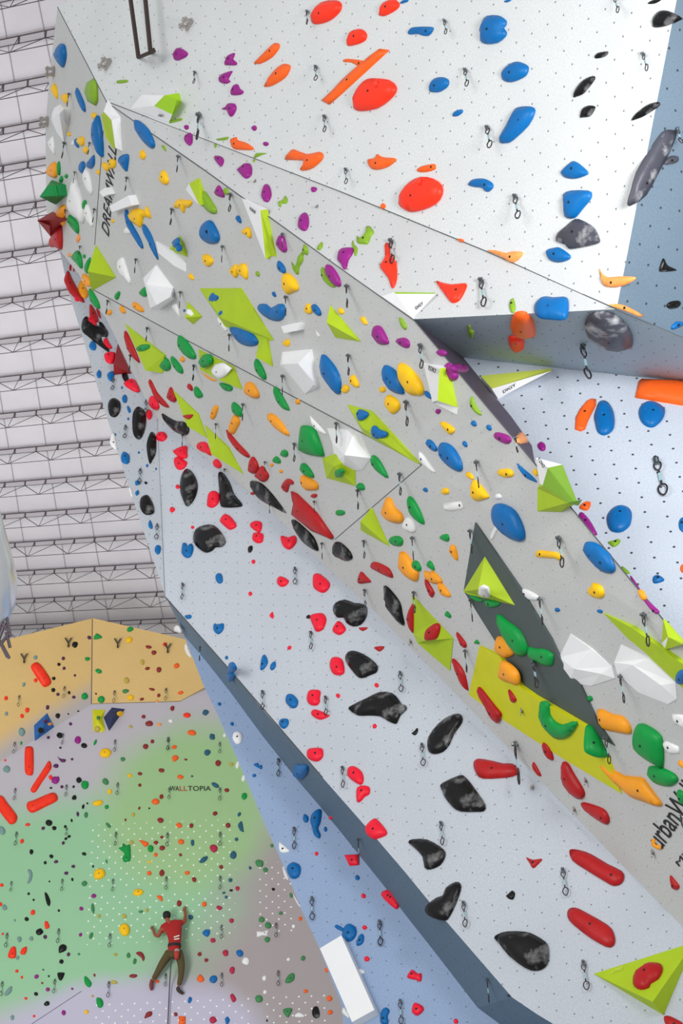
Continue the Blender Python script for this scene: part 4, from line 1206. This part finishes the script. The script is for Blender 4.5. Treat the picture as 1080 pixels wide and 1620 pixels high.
def smooth_poly(P, sub=3):
    out = []; n = len(P)
    for i in range(n):
        a, b, c, d = (P[(i+j-1) % n] for j in range(4))
        for s in range(sub):
            t = s/sub
            out.append(tuple(.5*((2*b[q]) + (-a[q]+c[q])*t + (2*a[q]-5*b[q]+4*c[q]-d[q])*t*t + (-a[q]+3*b[q]-3*c[q]+d[q])*t**3) for q in (0, 1)))
    return out
def area2(P): return abs(sum(P[i][0]*P[(i+1) % len(P)][1] - P[(i+1) % len(P)][0]*P[i][1] for i in range(len(P))))/2
def sdist(x, y, P):
    b = 1e9
    for i in range(len(P)):
        ax, ay = P[i]; bx, by = P[(i+1) % len(P)]; dx, dy = bx-ax, by-ay; q = dx*dx+dy*dy
        t = 0 if q == 0 else max(0, min(1, ((x-ax)*dx+(y-ay)*dy)/q)); b = min(b, (x-ax-t*dx)**2+(y-ay-t*dy)**2)
    return math.sqrt(b)
def parse(txt):
    out = []; ox = oy = 0; s = 1
    for ln in txt.strip().splitlines():
        t = ln.split()
        if t[0] == '@': ox, oy, s = float(t[1]), float(t[2]), float(t[3]); continue
        if t[0] == '*' or t[1] == 'e':
            c = t[1] if t[0] == '*' else t[0]
            for e in t[2:]:
                v = [float(q) for q in e.split(',')]; a = math.radians(v[4] if len(v) > 4 else random.uniform(-15, 15))
                n = 9; ph = random.random()*6; P = []
                for i in range(n):
                    q = 2*math.pi*i/n; r = 1 + random.uniform(-.12, .10) + .05*math.sin(2*q+ph)
                    x, y = v[2]/2*math.cos(q)*r, v[3]/2*math.sin(q)*r
                    P.append((ox+(v[0]+x*math.cos(a)-y*math.sin(a))/s, oy+(v[1]+x*math.sin(a)+y*math.cos(a))/s))
                out.append((c, 'P', P, []))
        else:
            P = []; holes = []
            for e in t[2:]:
                if e[0] == 'o': v = [float(q) for q in e[1:].split(',')]; holes.append((ox+v[0]/s, oy+v[1]/s, v[2]/s))
                else: x, y = e.split(','); P.append((ox+float(x)/s, oy+float(y)/s))
            out.append((t[0], t[1], P, holes))
    return out
def hold_geo(c, kind, P, holes, k=None):
    cx = sum(p[0] for p in P)/len(P); cy = sum(p[1] for p in P)/len(P)
    pl, k, onvol = local_plane(cx, cy, k)
    Q = P if kind == 'S' else smooth_poly(P, 3 if len(P) < 11 else 2)
    M = pl.frame(cx, cy); inv = M.inverted()
    loc = lambda x, y, h=0: inv @ pl.pt(x, y, h)
    L0 = [loc(x, y) for x, y in Q]; L0 = [(v.x, v.y) for v in L0]
    A = area2(L0); rad = math.sqrt(A/math.pi)
    # widest inner distance
    xs = [p[0] for p in L0]; ys_ = [p[1] for p in L0]
    g = max(rad/3.2, .018); inner = []
    x = min(xs)
    while x < max(xs):
        y = min(ys_)
        while y < max(ys_):
            if inside(x, y, L0): inner.append((x, y, sdist(x, y, L0)))
            y += g
        x += g
    dm = max([i[2] for i in inner] + [rad*.35])
    H = dm*(.46 if kind == 'P' else .4) + .012
    if c == 'K' : H *= .85
    if c == 'W': H *= .7
    lo = .3*H
    B = [loc(x, y, lo) for x, y in Q]; B = [(v.x, v.y) for v in B]
    sh = (B[0][0]-L0[0][0], B[0][1]-L0[0][1])
    pts = [Vector(p) for p in B]; nb = len(pts)
    hl = [(*(loc(hx, hy, H*.8).xy), hr*1.0/pl.w(hx, hy)/F) for hx, hy, hr in holes]
    for (x, y, d) in inner:
        if d > g*.45: pts.append(Vector((x+sh[0], y+sh[1])))
    for hx, hy, hr in hl:
        pts.append(Vector((hx, hy)))
        for rr in (.6, 1.0, 1.5):
            for i in range(8): 
                q = (hx+math.cos(i*.785)*hr*rr, hy+math.sin(i*.785)*hr*rr)
                if inside(*q, B): pts.append(Vector(q))
    r = delaunay_2d_cdt(pts, [], [list(range(nb))], 1, 1e-6)
    vs, fs, orig = r[0], r[2], r[3]
    V = []
    isb = [any(j < nb for j in o_) for o_ in orig]
    wob = .10 if c in 'KZ' else .04
    for v, b in zip(vs, isb):
        if b: h = lo
        else:
            d = min(sdist(v.x, v.y, B)/dm, 1)
            h = lo + (H-lo)*math.sqrt(max(0, 1-(1-d)**2)) if kind == 'P' else lo + (H-lo)*min(1, d*2.2)
            h += random.uniform(-wob, wob)*H
            for hx, hy, hr in hl:
                dd = math.hypot(v.x-hx, v.y-hy)/hr
                if dd < .95: h -= min(.75*H, hr*1.6)
                elif dd < 1.2: h -= .05*H
        V.append(Vector((v.x, v.y, h)))
    Fc = []
    for f in fs:
        a, b, d_ = (vs[i] for i in f[:3])
        Fc.append(tuple(f) if (b-a).cross(d_-a) > 0 else tuple(reversed(f)))
    # wall side
    ec = {}
    for f in Fc:
        for i in range(len(f)):
            a, b = f[i], f[(i+1) % len(f)]; ec[(a, b)] = 1
    low = {}
    for (a, b) in list(ec):
        if (b, a) not in ec:
            for q in (a, b):
                if q not in low:
                    low[q] = len(V); v = V[q]; V.append(Vector((v.x*.96, v.y*.96, -.012)))
            Fc.append((b, a, low[a], low[b]))
    # place for a bolt: the best inner point
    bp = max(inner, key=lambda i: i[2])[:2] if inner else (0, 0)
    bz = H - .004
    # measurements for words, in the picture
    mx = sum(p[0] for p in P)/len(P); my = cy
    return dict(c=c, V=V, F=Fc, M=M, k=k, cx=cx, cy=cy, px=area2(P), P=P, A=A, bolt=(bp[0]+sh[0], bp[1]+sh[1], bz), onvol=onvol, sharp=kind == 'S', H=H)
def shape_word(P, sharp):
    n = len(P); cx = sum(p[0] for p in P)/n; cy = sum(p[1] for p in P)/n
    a = sum((p[0]-cx)**2 for p in P)/n; b = sum((p[1]-cy)**2 for p in P)/n; c = sum((p[0]-cx)*(p[1]-cy) for p in P)/n
    t = (a+b)/2; q = math.sqrt(max(0, ((a-b)/2)**2 + c*c)); el = math.sqrt((t+q)/max(1e-6, t-q))
    # convex hull ratio
    S = sorted(P); 
    def half(S):
        h = []
        for p in S:
            while len(h) > 1 and (h[-1][0]-h[-2][0])*(p[1]-h[-2][1]) - (h[-1][1]-h[-2][1])*(p[0]-h[-2][0]) <= 0: h.pop()
            h.append(p)
        return h[:-1]
    H = half(S) + half(S[::-1]); cv = area2(P)/max(1e-6, area2(H))
    if cv < .82: return 'curved' if el > 1.5 else 'notched'
    if sharp: return 'angular'
    return 'slim' if el > 2.4 else 'oval' if el > 1.45 else 'round'
raw = [hold_geo(*r) for r in parse(HOLDS)]
rawf = []
for r in parse(FAR):
    cx = sum(p[0] for p in r[2])/len(r[2]); cy = sum(p[1] for p in r[2])/len(r[2]); k = facet(cx, cy)
    if k[:2] != 'PF': k = 'PF'
    rawf.append(hold_geo(*r, k=k))
allh = sorted(raw + rawf, key=lambda h: -h['px'])
IND, REST = allh[:300], allh[300:]
def size_word(h):
    return 'huge' if h['px'] > 2200 else 'big' if h['px'] > 800 else 'medium' if h['px'] > 250 else 'small' if h['px'] > 90 else 'tiny'
for h in allh:
    h['desc'] = '%s %s %s hold' % (size_word(h), shape_word(h['P'], h['sharp']), CN[h['c']][0])
FEAT = [('the '+h['desc'], h['cx'], h['cy'], h['px'], h['k']) for h in IND[:190]] + [('the '+v[0], v[1][0], v[1][1], 900, v[2]) for v in VREC]
def direction(dx, dy):
    if abs(dx) > 2*abs(dy): return 'right of' if dx > 0 else 'left of'
    if abs(dy) > 2*abs(dx): return 'below' if dy > 0 else 'above'
    return ('below and ' if dy > 0 else 'above and ') + ('right of' if dx > 0 else 'left of')
def near(x, y, px, skip=None, k=None):
    c = []
    for d, fx, fy, fp, fk in FEAT:
        q = math.hypot(fx-x, fy-y)
        if q < 3 or (skip and d == 'the '+skip): continue
        c.append((q*(1 if fp > px*.7 else 2.2)*(1 if fk == k else 1.6), d, fx, fy))
    c.sort(); return c[:4]
ORD = 'highest,second highest,third highest,fourth highest,fifth highest,sixth highest,seventh highest,eighth highest,ninth highest,tenth highest,eleventh highest,twelfth highest,thirteenth highest,fourteenth highest,fifteenth highest,sixteenth highest'.split(',')
used_labels = set(v[3]['label'] for v in VREC)
def ordinal(n):
    if n < len(ORD): return ORD[n]
    ones = ['','first','second','third','fourth','fifth','sixth','seventh','eighth','ninth']; tens = {2:'twenty',3:'thirty',4:'forty'}
    if n+1 < 20: return ['seventeenth','eighteenth','nineteenth'][n-16] + ' highest'
    t, o = divmod(n+1, 10)
    return (tens.get(t, 'fifty')+'-'+ones[o] if o else {2:'twentieth',3:'thirtieth',4:'fortieth'}.get(t, 'fiftieth')) + ' highest'
def make_labels(items, place_word):
    cnt = {}
    for it in items:
        it['cand'] = []
        for q, d, fx, fy in near(it['cx'], it['cy'], it.get('px', 100), it['desc'], it['k']):
            it['cand'].append('%s on the %s, %s %s' % (it['desc'], PLACE[it['k']], direction(it['cx']-fx, it['cy']-fy), d))
    by = {}
    for it in items: by.setdefault((it['desc'], PLACE[it['k']]), []).append(it)
    for (d, p), L in by.items():
        L.sort(key=lambda i: i['cy'])
        if len(L) == 1:
            it = L[0]; l = it['cand'][0]
            it['label'] = l if len(l.split()) <= 16 else '%s, the only one on the %s' % (d, p)
        else:
            for n, it in enumerate(L):
                if n == len(L)-1: rk = 'lowest'
                else: rk = ordinal(n)
                l = '%s, %s of its kind on the %s' % (d, rk, p)
                near1 = it['cand'][0]
                others = [o['cand'][0] for o in L if o is not it]
                if near1 not in others and len(near1.split()) <= 16: l = near1
                it['label'] = l
    for it in items:
        l = it['label']; n = 1
        while l in used_labels:
            l = it['cand'][min(n, len(it['cand'])-1)]; n += 1
            if n > 5: break
        used_labels.add(l); it['label'] = l
make_labels(IND, None)
GRP = {'PF': 'holds on the far wall', 'PF1': 'holds on the far wall', 'PF2': 'holds on the far wall'}
def bolt_geo(p, r=.014):
    return tube([Vector(p)-Vector((0,0,.01)), Vector(p)+Vector((0,0,.006))], r, 8)
bm_me = bpy.data.meshes.new('bolt'); V_, F_ = bolt_geo((0,0,0)); bm_me.from_pydata([tuple(v) for v in V_], [], F_); bm_me.materials.append(bolt_m)
def vis_chalk(h):
    if h['c'] in 'KZ': return .45 if h['c'] == 'K' else .9
    return 0
for h in IND:
    chalk = vis_chalk(h)
    o = mesh_obj('climbing_hold', h['V'], h['F'], hmat(h['c'], chalk=chalk), None, None, None, True)
    o.matrix_world = h['M']
    tag(o, h['label'], 'climbing hold', GRP.get(h['k'], 'holds on the near walls'))
    if h['px'] > 130:
        b = bpy.data.objects.new('bolt', bm_me); b.location = h['bolt']; link(b, o)
mb = MB(); rm = []; 
for h in REST:
    c = h['c']
    if c not in rm: rm.append(c)
    mb.add(([h['M'] @ v for v in h['V']], h['F']), rm.index(c))
o = mb.build('small_climbing_holds', [hmat(c) for c in rm], PF.frame(200, 1400), None, True)
tag(o, 'scattering of the tiniest coloured screw-on holds across the far wall and near walls', 'climbing hold', None, 'stuff')
# ------------------------------------------------------------------ lettering
def sign(name, s, p0, p1, p2, k, label, m_=ink, h=.006):
    o = do_text(s, p0, p1, p2, FAC[k][0], m_, name, h=h); tag(o, label, 'lettering'); return o
sign('wall_lettering', 'DREAMWALL', (172,375), (184,237), (161,360), 'P6b', 'black slanted capitals DREAMWALL painted beside the upright joint on the left')
sign('wall_lettering', 'urbanWall', (1046,1345), (1106,1256), (1020,1322), 'P6d', 'black lettering urbanWall cut off by the right frame edge')
sign('wall_lettering', 'Milano', (1074,1371), (1106,1326), (1068,1364), 'P6d', 'thin dark second line of lettering under the big wall name at the right edge')
e = bpy.data.objects.new('wall_lettering', None); e.matrix_world = PF.frame(300, 1248); link(e)
tag(e, 'black and red maker name WALLTOPIA in block capitals on the green far wall', 'lettering')
redm = mat('red_lettering', (190, 50, 40), .6)
for nm, s, x0, x1, m_ in (('black_letters', 'WA', 268.5, 283, ink), ('red_letters', 'LL', 284, 296, redm), ('black_letters', 'TOPIA', 297, 333.5, ink)):
    do_text(s, (x0, 1251), (x1, 1251), (x0, 1243.5), PF, m_, nm, M=PF.frame(300, 1248), parent=e, h=.01)
sign('wall_scribble', 'Dana', (784,1580), (806,1577), (785,1574), 'P8', 'small black scribble on the slate strip near its lower end')
def vol_text(what, s, p0, p1, p2, m_=ink):
    for w, c, k, o, pl in VREC:
        if o['label'] == what:
            q, kk, on = local_plane((p0[0]+p1[0])/2, (p0[1]+p1[1])/2, k)
            do_text(s, p0, p1, p2, q, m_, 'printed_word', M=o.matrix_world.copy(), parent=o, h=.008)
bpy.context.view_layer.update()
vol_text('flat white wedge volume with a lime rim on the grey wedge panel', 'DIGY', (658,490), (670,481), (656,486))
vol_text('white volume with a thin lime upper face on the bright pale wall', 'DIGY', (796,622), (816,610), (795,618))
vol_text('white volume with a green triangular face, hanging under the purple holds', 'DIGY', (688,590), (676,584), (690,584))
vol_text('tall downward spike volume, white left face and green right face, under the long joint', 'DIGY', (403,338), (394,331), (404,334))
vol_text('lime volume with a white top, straddling the ridge beside the bright wall', 'DIGY', (859,740), (850,726), (862,737))
vol_text('big lime triangle volume at the lower right corner with one red hold', 'DIGY', (985,1529), (967,1536), (984,1534), mat('pale_print', (225,235,90), .6))
vol_text('long white wedge volume with a lime block set in it, by the top ceiling joint', 'DIGY', (250,184), (258,185), (251,180.5))
# ------------------------------------------------------------------ quickdraws
qs = mat('quickdraw_steel', (120,126,130), .3, .85); qd = mat('quickdraw_sling', (46,50,52), .7); qt = mat('quickdraw_tape', (150,185,190), .6); qb = mat('carabiner_dark', (58,52,56), .35, .6)
def ring_pts(w, hgt, z, n=14): return [Vector((math.cos(2*math.pi*i/n)*w*(1+.18*math.sin(2*math.pi*i/n)), 0, z + math.sin(2*math.pi*i/n)*hgt)) for i in range(n+1)]
def make_qd():
    r = bpy.data.objects.new('quickdraw', None); link(r)
    mb = MB(); mb.box((0, 0, -.012), .032, .012, .05); mb.add(tube([Vector((0,-.02,0)), Vector((0,.02,0))], .012, 8)); mb.build('hanger', qs, None, r)
    V, Fc = tube(ring_pts(.021, .034, -.055), .0048, 6, False); mesh_obj('carabiner', V, Fc, qb, None, r, None, True)
    mb = MB(); mb.box((0, 0, -.145), .013, .006, .12); mb.build('sling', qd, None, r)
    mb = MB(); mb.box((0, 0, -.145), .015, .008, .06); mb.build('sling_tape', qt, None, r)
    V, Fc = tube(ring_pts(.026, .042, -.245), .0054, 6, False); mesh_obj('carabiner', V, Fc, qb, None, r, None, True)
    return r
proto = make_qd(); first = True; QI = []
ox = oy = 0; s = 1
for ln in QD.strip().splitlines():
    if ln[0] == '@': _, a, b, c = ln.split(); ox, oy, s = float(a), float(b), float(c); continue
    for e_ in ln.split():
        a = [float(v) for v in e_.split(',')]; QI.append((ox+a[0]/s, oy+a[1]/s, ox+a[2]/s, oy+a[3]/s))
def proj(p):
    d = p - CAM; z = d.dot(c2w(Vector((0,0,1)))); return (CX + F*d.dot(c2w(Vector((1,0,0))))/z, CY + F*d.dot(c2w(Vector((0,1,0))))/z)
items = []
for (x0, y0, x1, y1) in QI:
    k = facet(x0, y0)
    items.append(dict(cx=x0, cy=(y0+y1)/2, px=100, k=k, desc='dark quickdraw', q=(x0, y0, x1, y1)))
make_labels(items, None)
for it in items:
    x0, y0, x1, y1 = it['q']; pl, k, _ = local_plane(x0, y0, it['k'])
    a = pl.pt(x0, y0, .03); tgt = math.hypot(x1-x0, y1-y0)
    p = proj(a); q = proj(a - Vector((0, 0, .3))); L_ = .3*tgt/max(4, math.hypot(q[0]-p[0], q[1]-p[1]))
    L_ = max(.16, min(L_, .6))
    r = proto if first else proto.copy()
    if not first:
        link(r)
        for ch in proto.children: c = ch.copy(); link(c, r)
    first = False
    sc = L_/.287; r.location = a
    r.scale = (max(sc, 1.0), max(sc, 1.0), sc); d = -pl.n; r.rotation_euler = (0, 0, math.atan2(-d.x, d.y) + random.uniform(-.35, .35))
    tag(r, it['label'], 'quickdraw', 'quickdraws clipped to the walls')
# ------------------------------------------------------------------ top anchors
am = mat('anchor_steel', (178,172,168), .4, .5)
def anchor(x, y, sz, label):
    k = facet(x, y); 
    if k not in ('P1','P6a'): k = 'P6a'
    pl = FAC[k][0]; M = pl.frame(x, y); e = bpy.data.objects.new('top_anchor', None); e.matrix_world = M; link(e); s_ = sz
    tag(e, label, 'top anchor', 'steel belay anchors high on the walls')
    mb = MB(); mb.box((0,0,.02), .28*s_, .10*s_, .03); mb.box((-.09*s_,0,.08), .03, .09*s_, .14); mb.box((.09*s_,0,.08), .03, .09*s_, .14); mb.build('bracket', am, None, e)
    mb = MB(); mb.add(tube([Vector((-.16*s_,0,.12)), Vector((.16*s_,0,.12))], .028*s_, 8)); mb.build('roller', am, None, e)
    for q in (-1, 1):
        V, Fc = tube([Vector((q*.1*s_ + math.cos(t*.5)*.035*s_, -.08*s_ + math.sin(t*.5)*.06*s_, .12)) for t in range(14)], .011*s_, 6, False); mesh_obj('carabiner', V, Fc, am, None, e, None, True)
anchor(301, 39, .6, 'steel belay anchor beside the purple hold high on the upper white wall')
anchor(172, 102, .65, 'steel belay anchor left of the black frame, near the top left joint')
anchor(86, 113, .6, 'steel belay anchor under the topmost blue hold at the left tip')
anchor(76, 192, .6, 'steel belay anchor on the left outline beside the white faceted volume')
# open dark frame hanging on the top wall
fr = mat('dark_frame_steel', (62,48,44), .5, .3); mb = MB()
fp = [(201,-40),(219,91),(238,83),(226,-40)]
V = [P1.pt(x, y, .30) for x, y in fp]
for a, b in zip(V[:-1], V[1:]): mb.bar(a, b, .045)
mb.bar(P1.pt(239,83,.3), P1.pt(243,79,.3), .06); mb.bar(P1.pt(219,91,.3), P1.pt(219,91,-.02), .03); mb.bar(P1.pt(238,83,.3), P1.pt(238,83,-.02), .03)
tag(mb.build('hanging_frame', fr, P1.frame(220, 40)), 'narrow open frame of dark brown steel sticking out at the top left', 'steel frame')
# Y shaped anchors of the far wall
ym = mat('y_anchor_steel', (70,60,50), .5, .4)
for i, (x, y, l) in enumerate(((38,1042,'leftmost'),(108,1017,'second from the left'),(186,1018,'third from the left'),(265,1026,'rightmost'))):
    pl = FAC[facet(x, y)][0]; mb = MB()
    for (ax, ay), (bx, by) in (((0,7),(0,0)),((0,0),(-5,-8)),((0,0),(5,-8))):
        mb.add(tube([pl.pt(x+ax, y+ay, .06), pl.pt(x+bx, y+by, .10)], .02, 6))
    mb.add(tube([pl.pt(x, y+5, .06), pl.pt(x, y+5, -.01)], .028, 6))
    tag(mb.build('y_anchor', ym, pl.frame(x, y)), 'dark Y-shaped top anchor on the tan far wall, %s of the four' % l, 'anchor', 'Y anchors along the tan top of the far wall')
# ------------------------------------------------------------------ silver duct at the left edge
def cp(x, y, z): return CAM + c2w(ray(x, y)*z)
dm_ = mat('silver_film', (228,230,236), .22, .75, mottle=.5, mscale=3)
mbp = [(-14,790),(-10,840),(-4,880),(0,915),(0,950),(-6,985),(-12,1015)]; rr = [.05,.10,.14,.165,.15,.10,.05]
V, Fc = tube([cp(x, y, 16+i*.1) for i, (x, y) in enumerate(mbp)], rr, 18)
V = [v + Vector((random.uniform(-1,1), random.uniform(-1,1), 0))*.008 for v in V]
o = mesh_obj('wrapped_duct', V, Fc, dm_, Matrix.Translation(cp(-4, 900, 16)), None, None, True)
top = cp(-14, 790, 16); mb = MB(); mb.bar(o.matrix_world.inverted() @ top, o.matrix_world.inverted() @ PC.pt(-300, 100), .012, 0, 6); mb.build('hanging_cable', fr, None, o)
tag(o, 'bulging silver film wrapped duct at the left frame edge', 'duct')
mb = MB()
for a, b in (((8,965),(17,1008)),((2,985),(16,1000)),((8,965),(-6,1010)),((16,1000),(2,1018)),((-2,1012),(12,1040)),((2,1018),(15,1042)),((8,985),(-2,1012)),((10,1000),(16,1025)),((-30,1000),(12,990)),((-30,1030),(2,1018)),((-30,1000),(-420,985)),((-30,1030),(-420,1030)),((-30,1000),(-30,1030)),((-30,1030),(-130,996)),((-130,996),(-230,1030)),((-230,1030),(-330,990))):
    mb.bar(cp(*a, 16.4), cp(*b, 16.4), .022, 0, 6)
tag(mb.build('lattice_mast', mat('mast_steel', (110,100,108), .4, .6), Matrix.Translation(cp(5, 1000, 16.4))), 'small lattice steel mast end under the silver duct at the left edge', 'steel mast')
# ------------------------------------------------------------------ the climber
skin = mat('skin', (150, 78, 50), .6); shirt = mat('red_shirt', (168, 24, 22), .8); trou = mat('olive_trousers', (84, 72, 38), .85); blk = mat('black_webbing', (22,20,22), .6); hair = mat('black_hair', (16,12,14), .7)
shoe = mat('shoe_leather', (120,40,34), .6); shoe2 = mat('shoe_dark', (52,42,36), .6); bagm = mat('chalk_bag_red', (176,52,38), .7); wht = mat('white_print', (235,225,215), .7)
MC = PF.frame(272, 1510)
inv = MC.inverted()
def cz(x, y, h): return inv @ PF.pt(220 + x/10.12, 1420 + y/10.125, h)
def skin_obj(name, pts, edges, material, parent, sub=2, root=0):
    me = bpy.data.meshes.new(name); me.from_pydata([tuple(cz(*p[:3])) for p in pts], edges, [])
    o = bpy.data.objects.new(name, me); COL.objects.link(o)
    md = o.modifiers.new('s', 'SKIN'); md.use_smooth_shade = True; sm = o.modifiers.new('d', 'SUBSURF'); sm.levels = sub; sm.render_levels = sub
    for i, p in enumerate(pts):
        r = p[3]; me.skin_vertices[0].data[i].radius = r if isinstance(r, tuple) else (r, r)
        me.skin_vertices[0].data[i].use_root = (i == root)
    bpy.context.view_layer.update()
    dg = bpy.context.evaluated_depsgraph_get(); m2 = bpy.data.meshes.new_from_object(o.evaluated_get(dg)); m2.name = name
    bpy.data.objects.remove(o); m2.materials.clear(); m2.materials.append(material)
    for p in m2.polygons: p.use_smooth = True
    o = bpy.data.objects.new(name, m2)
    if parent is None: o.matrix_world = MC
    return link(o, parent)
# points are (x, y, distance off the wall, radius)
bp_ = [(560,870,.30,.10),(575,700,.32,.12),(545,520,.34,.14),(470,400,.34,.055),(445,330,.30,.06),(442,285,.28,.095),(440,250,.28,.09),  # 0-6 pelvis..head
 (660,400,.30,.065),(735,385,.24,.05),(742,280,.14,.038),(728,205,.09,.028),   # right arm 7-10
 (355,500,.30,.06),(310,620,.26,.05),(255,600,.20,.04),(225,520,.12,.030),(205,485,.09,.026), # left arm 11-15
 (490,900,.28,.08),(360,1070,.30,.075),(270,1230,.20,.055),(215,1330,.14,.04),      # left leg 16-19
 (635,900,.28,.08),(680,1090,.30,.07),(665,1270,.22,.055),(630,1430,.14,.036)]      # right leg 20-23
be = [(0,1),(1,2),(2,3),(3,4),(4,5),(5,6),(2,7),(7,8),(8,9),(9,10),(2,11),(11,12),(12,13),(13,14),(14,15),(0,16),(16,17),(17,18),(18,19),(0,20),(20,21),(21,22),(22,23)]
def fingers(root, base, tips, thumb):
    n = len(bp_)
    for (x, y) in tips:
        i = len(bp_); mx, my = (base[0]+x)/2, (base[1]+y)/2
        bp_.append((mx, my, .075, .0095)); bp_.append((x, y, .045, .008)); be.append((root, i)); be.append((i, i+1))
    i = len(bp_); bp_.append((thumb[0], thumb[1], .055, .010)); be.append((root, i))
fingers(10, (728,190), [(695,160),(712,138),(735,128),(757,145)], (690,195))
fingers(15, (205,478), [(180,500),(176,478),(190,456),(212,452)], (222,462))
body = skin_obj('person', bp_, be, skin, None)
tag(body, 'climber in red t-shirt and olive trousers, back turned, spread-legged on the green wall', 'person')
skin_obj('t_shirt', [(556,890,.30,(.150,.118)),(556,830,.30,(.150,.118)),(575,690,.32,(.150,.125)),(560,560,.34,(.185,.13)),(540,470,.34,(.19,.115)),(480,415,.33,(.07,.07)),(650,405,.30,(.085,.08)),(715,400,.26,(.07,.065)),(385,480,.30,(.085,.08)),(335,575,.27,(.07,.065))],
  [(0,1),(1,2),(2,3),(3,4),(4,5),(4,6),(6,7),(4,8),(8,9)], shirt, body)
skin_obj('trousers', [(555,860,.30,(.15,.115)),(470,915,.29,.115),(365,1065,.30,.092),(285,1215,.21,.072),(222,1315,.145,.056),(640,905,.29,.115),(680,1090,.30,.088),(668,1270,.22,.07),(635,1415,.155,.056)],
  [(0,1),(1,2),(2,3),(3,4),(0,5),(5,6),(6,7),(7,8)], trou, body)
skin_obj('hair', [(440,222,.285,.094),(442,285,.31,.108),(446,348,.315,.078)], [(0,1),(1,2)], hair, body)
skin_obj('shoe', [(215,1300,.13,.05),(190,1400,.10,.052),(200,1490,.06,.035)], [(0,1),(1,2)], shoe, body)
skin_obj('shoe', [(620,1420,.13,.05),(620,1480,.11,.052),(690,1530,.07,.04),(715,1540,.05,.03)], [(0,1),(1,2),(2,3)], shoe2, body)
# harness belt as an oval band, straps, chalk bag
bc = cz(565, 772, .31); mb = MB()
V = []; n = 24
for j, dz in enumerate((-.035, .035)):
    for i in range(n):
        a = 2*math.pi*i/n; V.append(bc + Vector((math.cos(a)*.152, dz, math.sin(a)*.128)))
mb.add((V, [(i, (i+1) % n, n+(i+1) % n, n+i) for i in range(n)]))
mb.build('harness_belt', blk, None, body)
V, Fc = tube([cz(605, 845, .45), cz(600, 880, .46), cz(600, 985, .45)], [.05, .062, .05], 12)
cb = mesh_obj('chalk_bag', V, Fc, bagm, None, body, None, True)
V, Fc = tube([cz(605, 835, .46), cz(604, 868, .47)], [.055, .058], 12); mesh_obj('bag_collar', V, Fc, mat('grey_fleece', (170,150,150), .9), None, cb, None, True)
for (a, b) in (((555,635),(645,605)),((560,668),(645,655))):
    mb = MB(); mb.bar(cz(*a, .475), cz(*b, .47), .022); mb.build('shirt_print', wht, None, body)
# rope
mr = [cz(545, 870, .30), cz(515, 1000, .42), cz(500, 1200, .30), cz(488, 1400, .12), cz(478, 1620, .08), cz(460, 2000, .08), cz(440, 2600, .08), cz(400, 6000, .1), inv @ PF.pt(250, yfloor(250, PF)-5, .1)]
V, Fc = tube([MC @ p for p in mr], .013, 6); o = mesh_obj('climbing_rope', V, Fc, mat('rope', (70,72,80), .8), MC, None, None, True)
tag(o, 'thin dark rope running down from the climber', 'rope')

# bare bolt hangers with no quickdraw on them
for x, y, l in ((403,287,'steel bolt hanger between the purple holds on the grey wedge panel, upper one'), (501,327,'steel bolt hanger between the purple holds on the grey wedge panel, lower one'),
  (650,1015,'steel bolt hanger left of the lime kite volume near the pale wall ridge'), (826,1125,'steel bolt hanger on the yellow-lime slab volume'),
  (927,1235,'steel bolt hanger right of the long dark red holds on the grey overhang'), (909,1281,'steel bolt hanger left of the lowest dark red hold by the ridge'), (842,1246,'dark steel bolt hanger on the pale wall right of the red capsule hold'), (1033,1349,'steel bolt hanger beside the first painted letter at the right edge')):
    pl, k, _ = local_plane(x, y); M = pl.frame(x, y); mb = MB()
    mb.add(([Vector(v) for v in ((-.02,.035,.004),(.02,.035,.004),(.02,-.01,.004),(-.02,-.01,.004),(-.014,-.04,.04),(.014,-.04,.04),(-.02,.035,-.01),(.02,.035,-.01),(-.014,-.03,.05),(.014,-.03,.05))], [(0,3,2,1),(3,4,5,2),(4,8,9,5),(6,0,1,7)]))
    mb.add(tube(ring_pts(.022, .022, 0, 10), .006, 5, False)); mb.add(tube([Vector((0,.012,-.01)), Vector((0,.012,.016))], .011, 6))
    o = mb.build('bolt_hanger', am, None); o.matrix_world = M; tag(o, l, 'bolt hanger', 'bare bolt hangers on the walls')
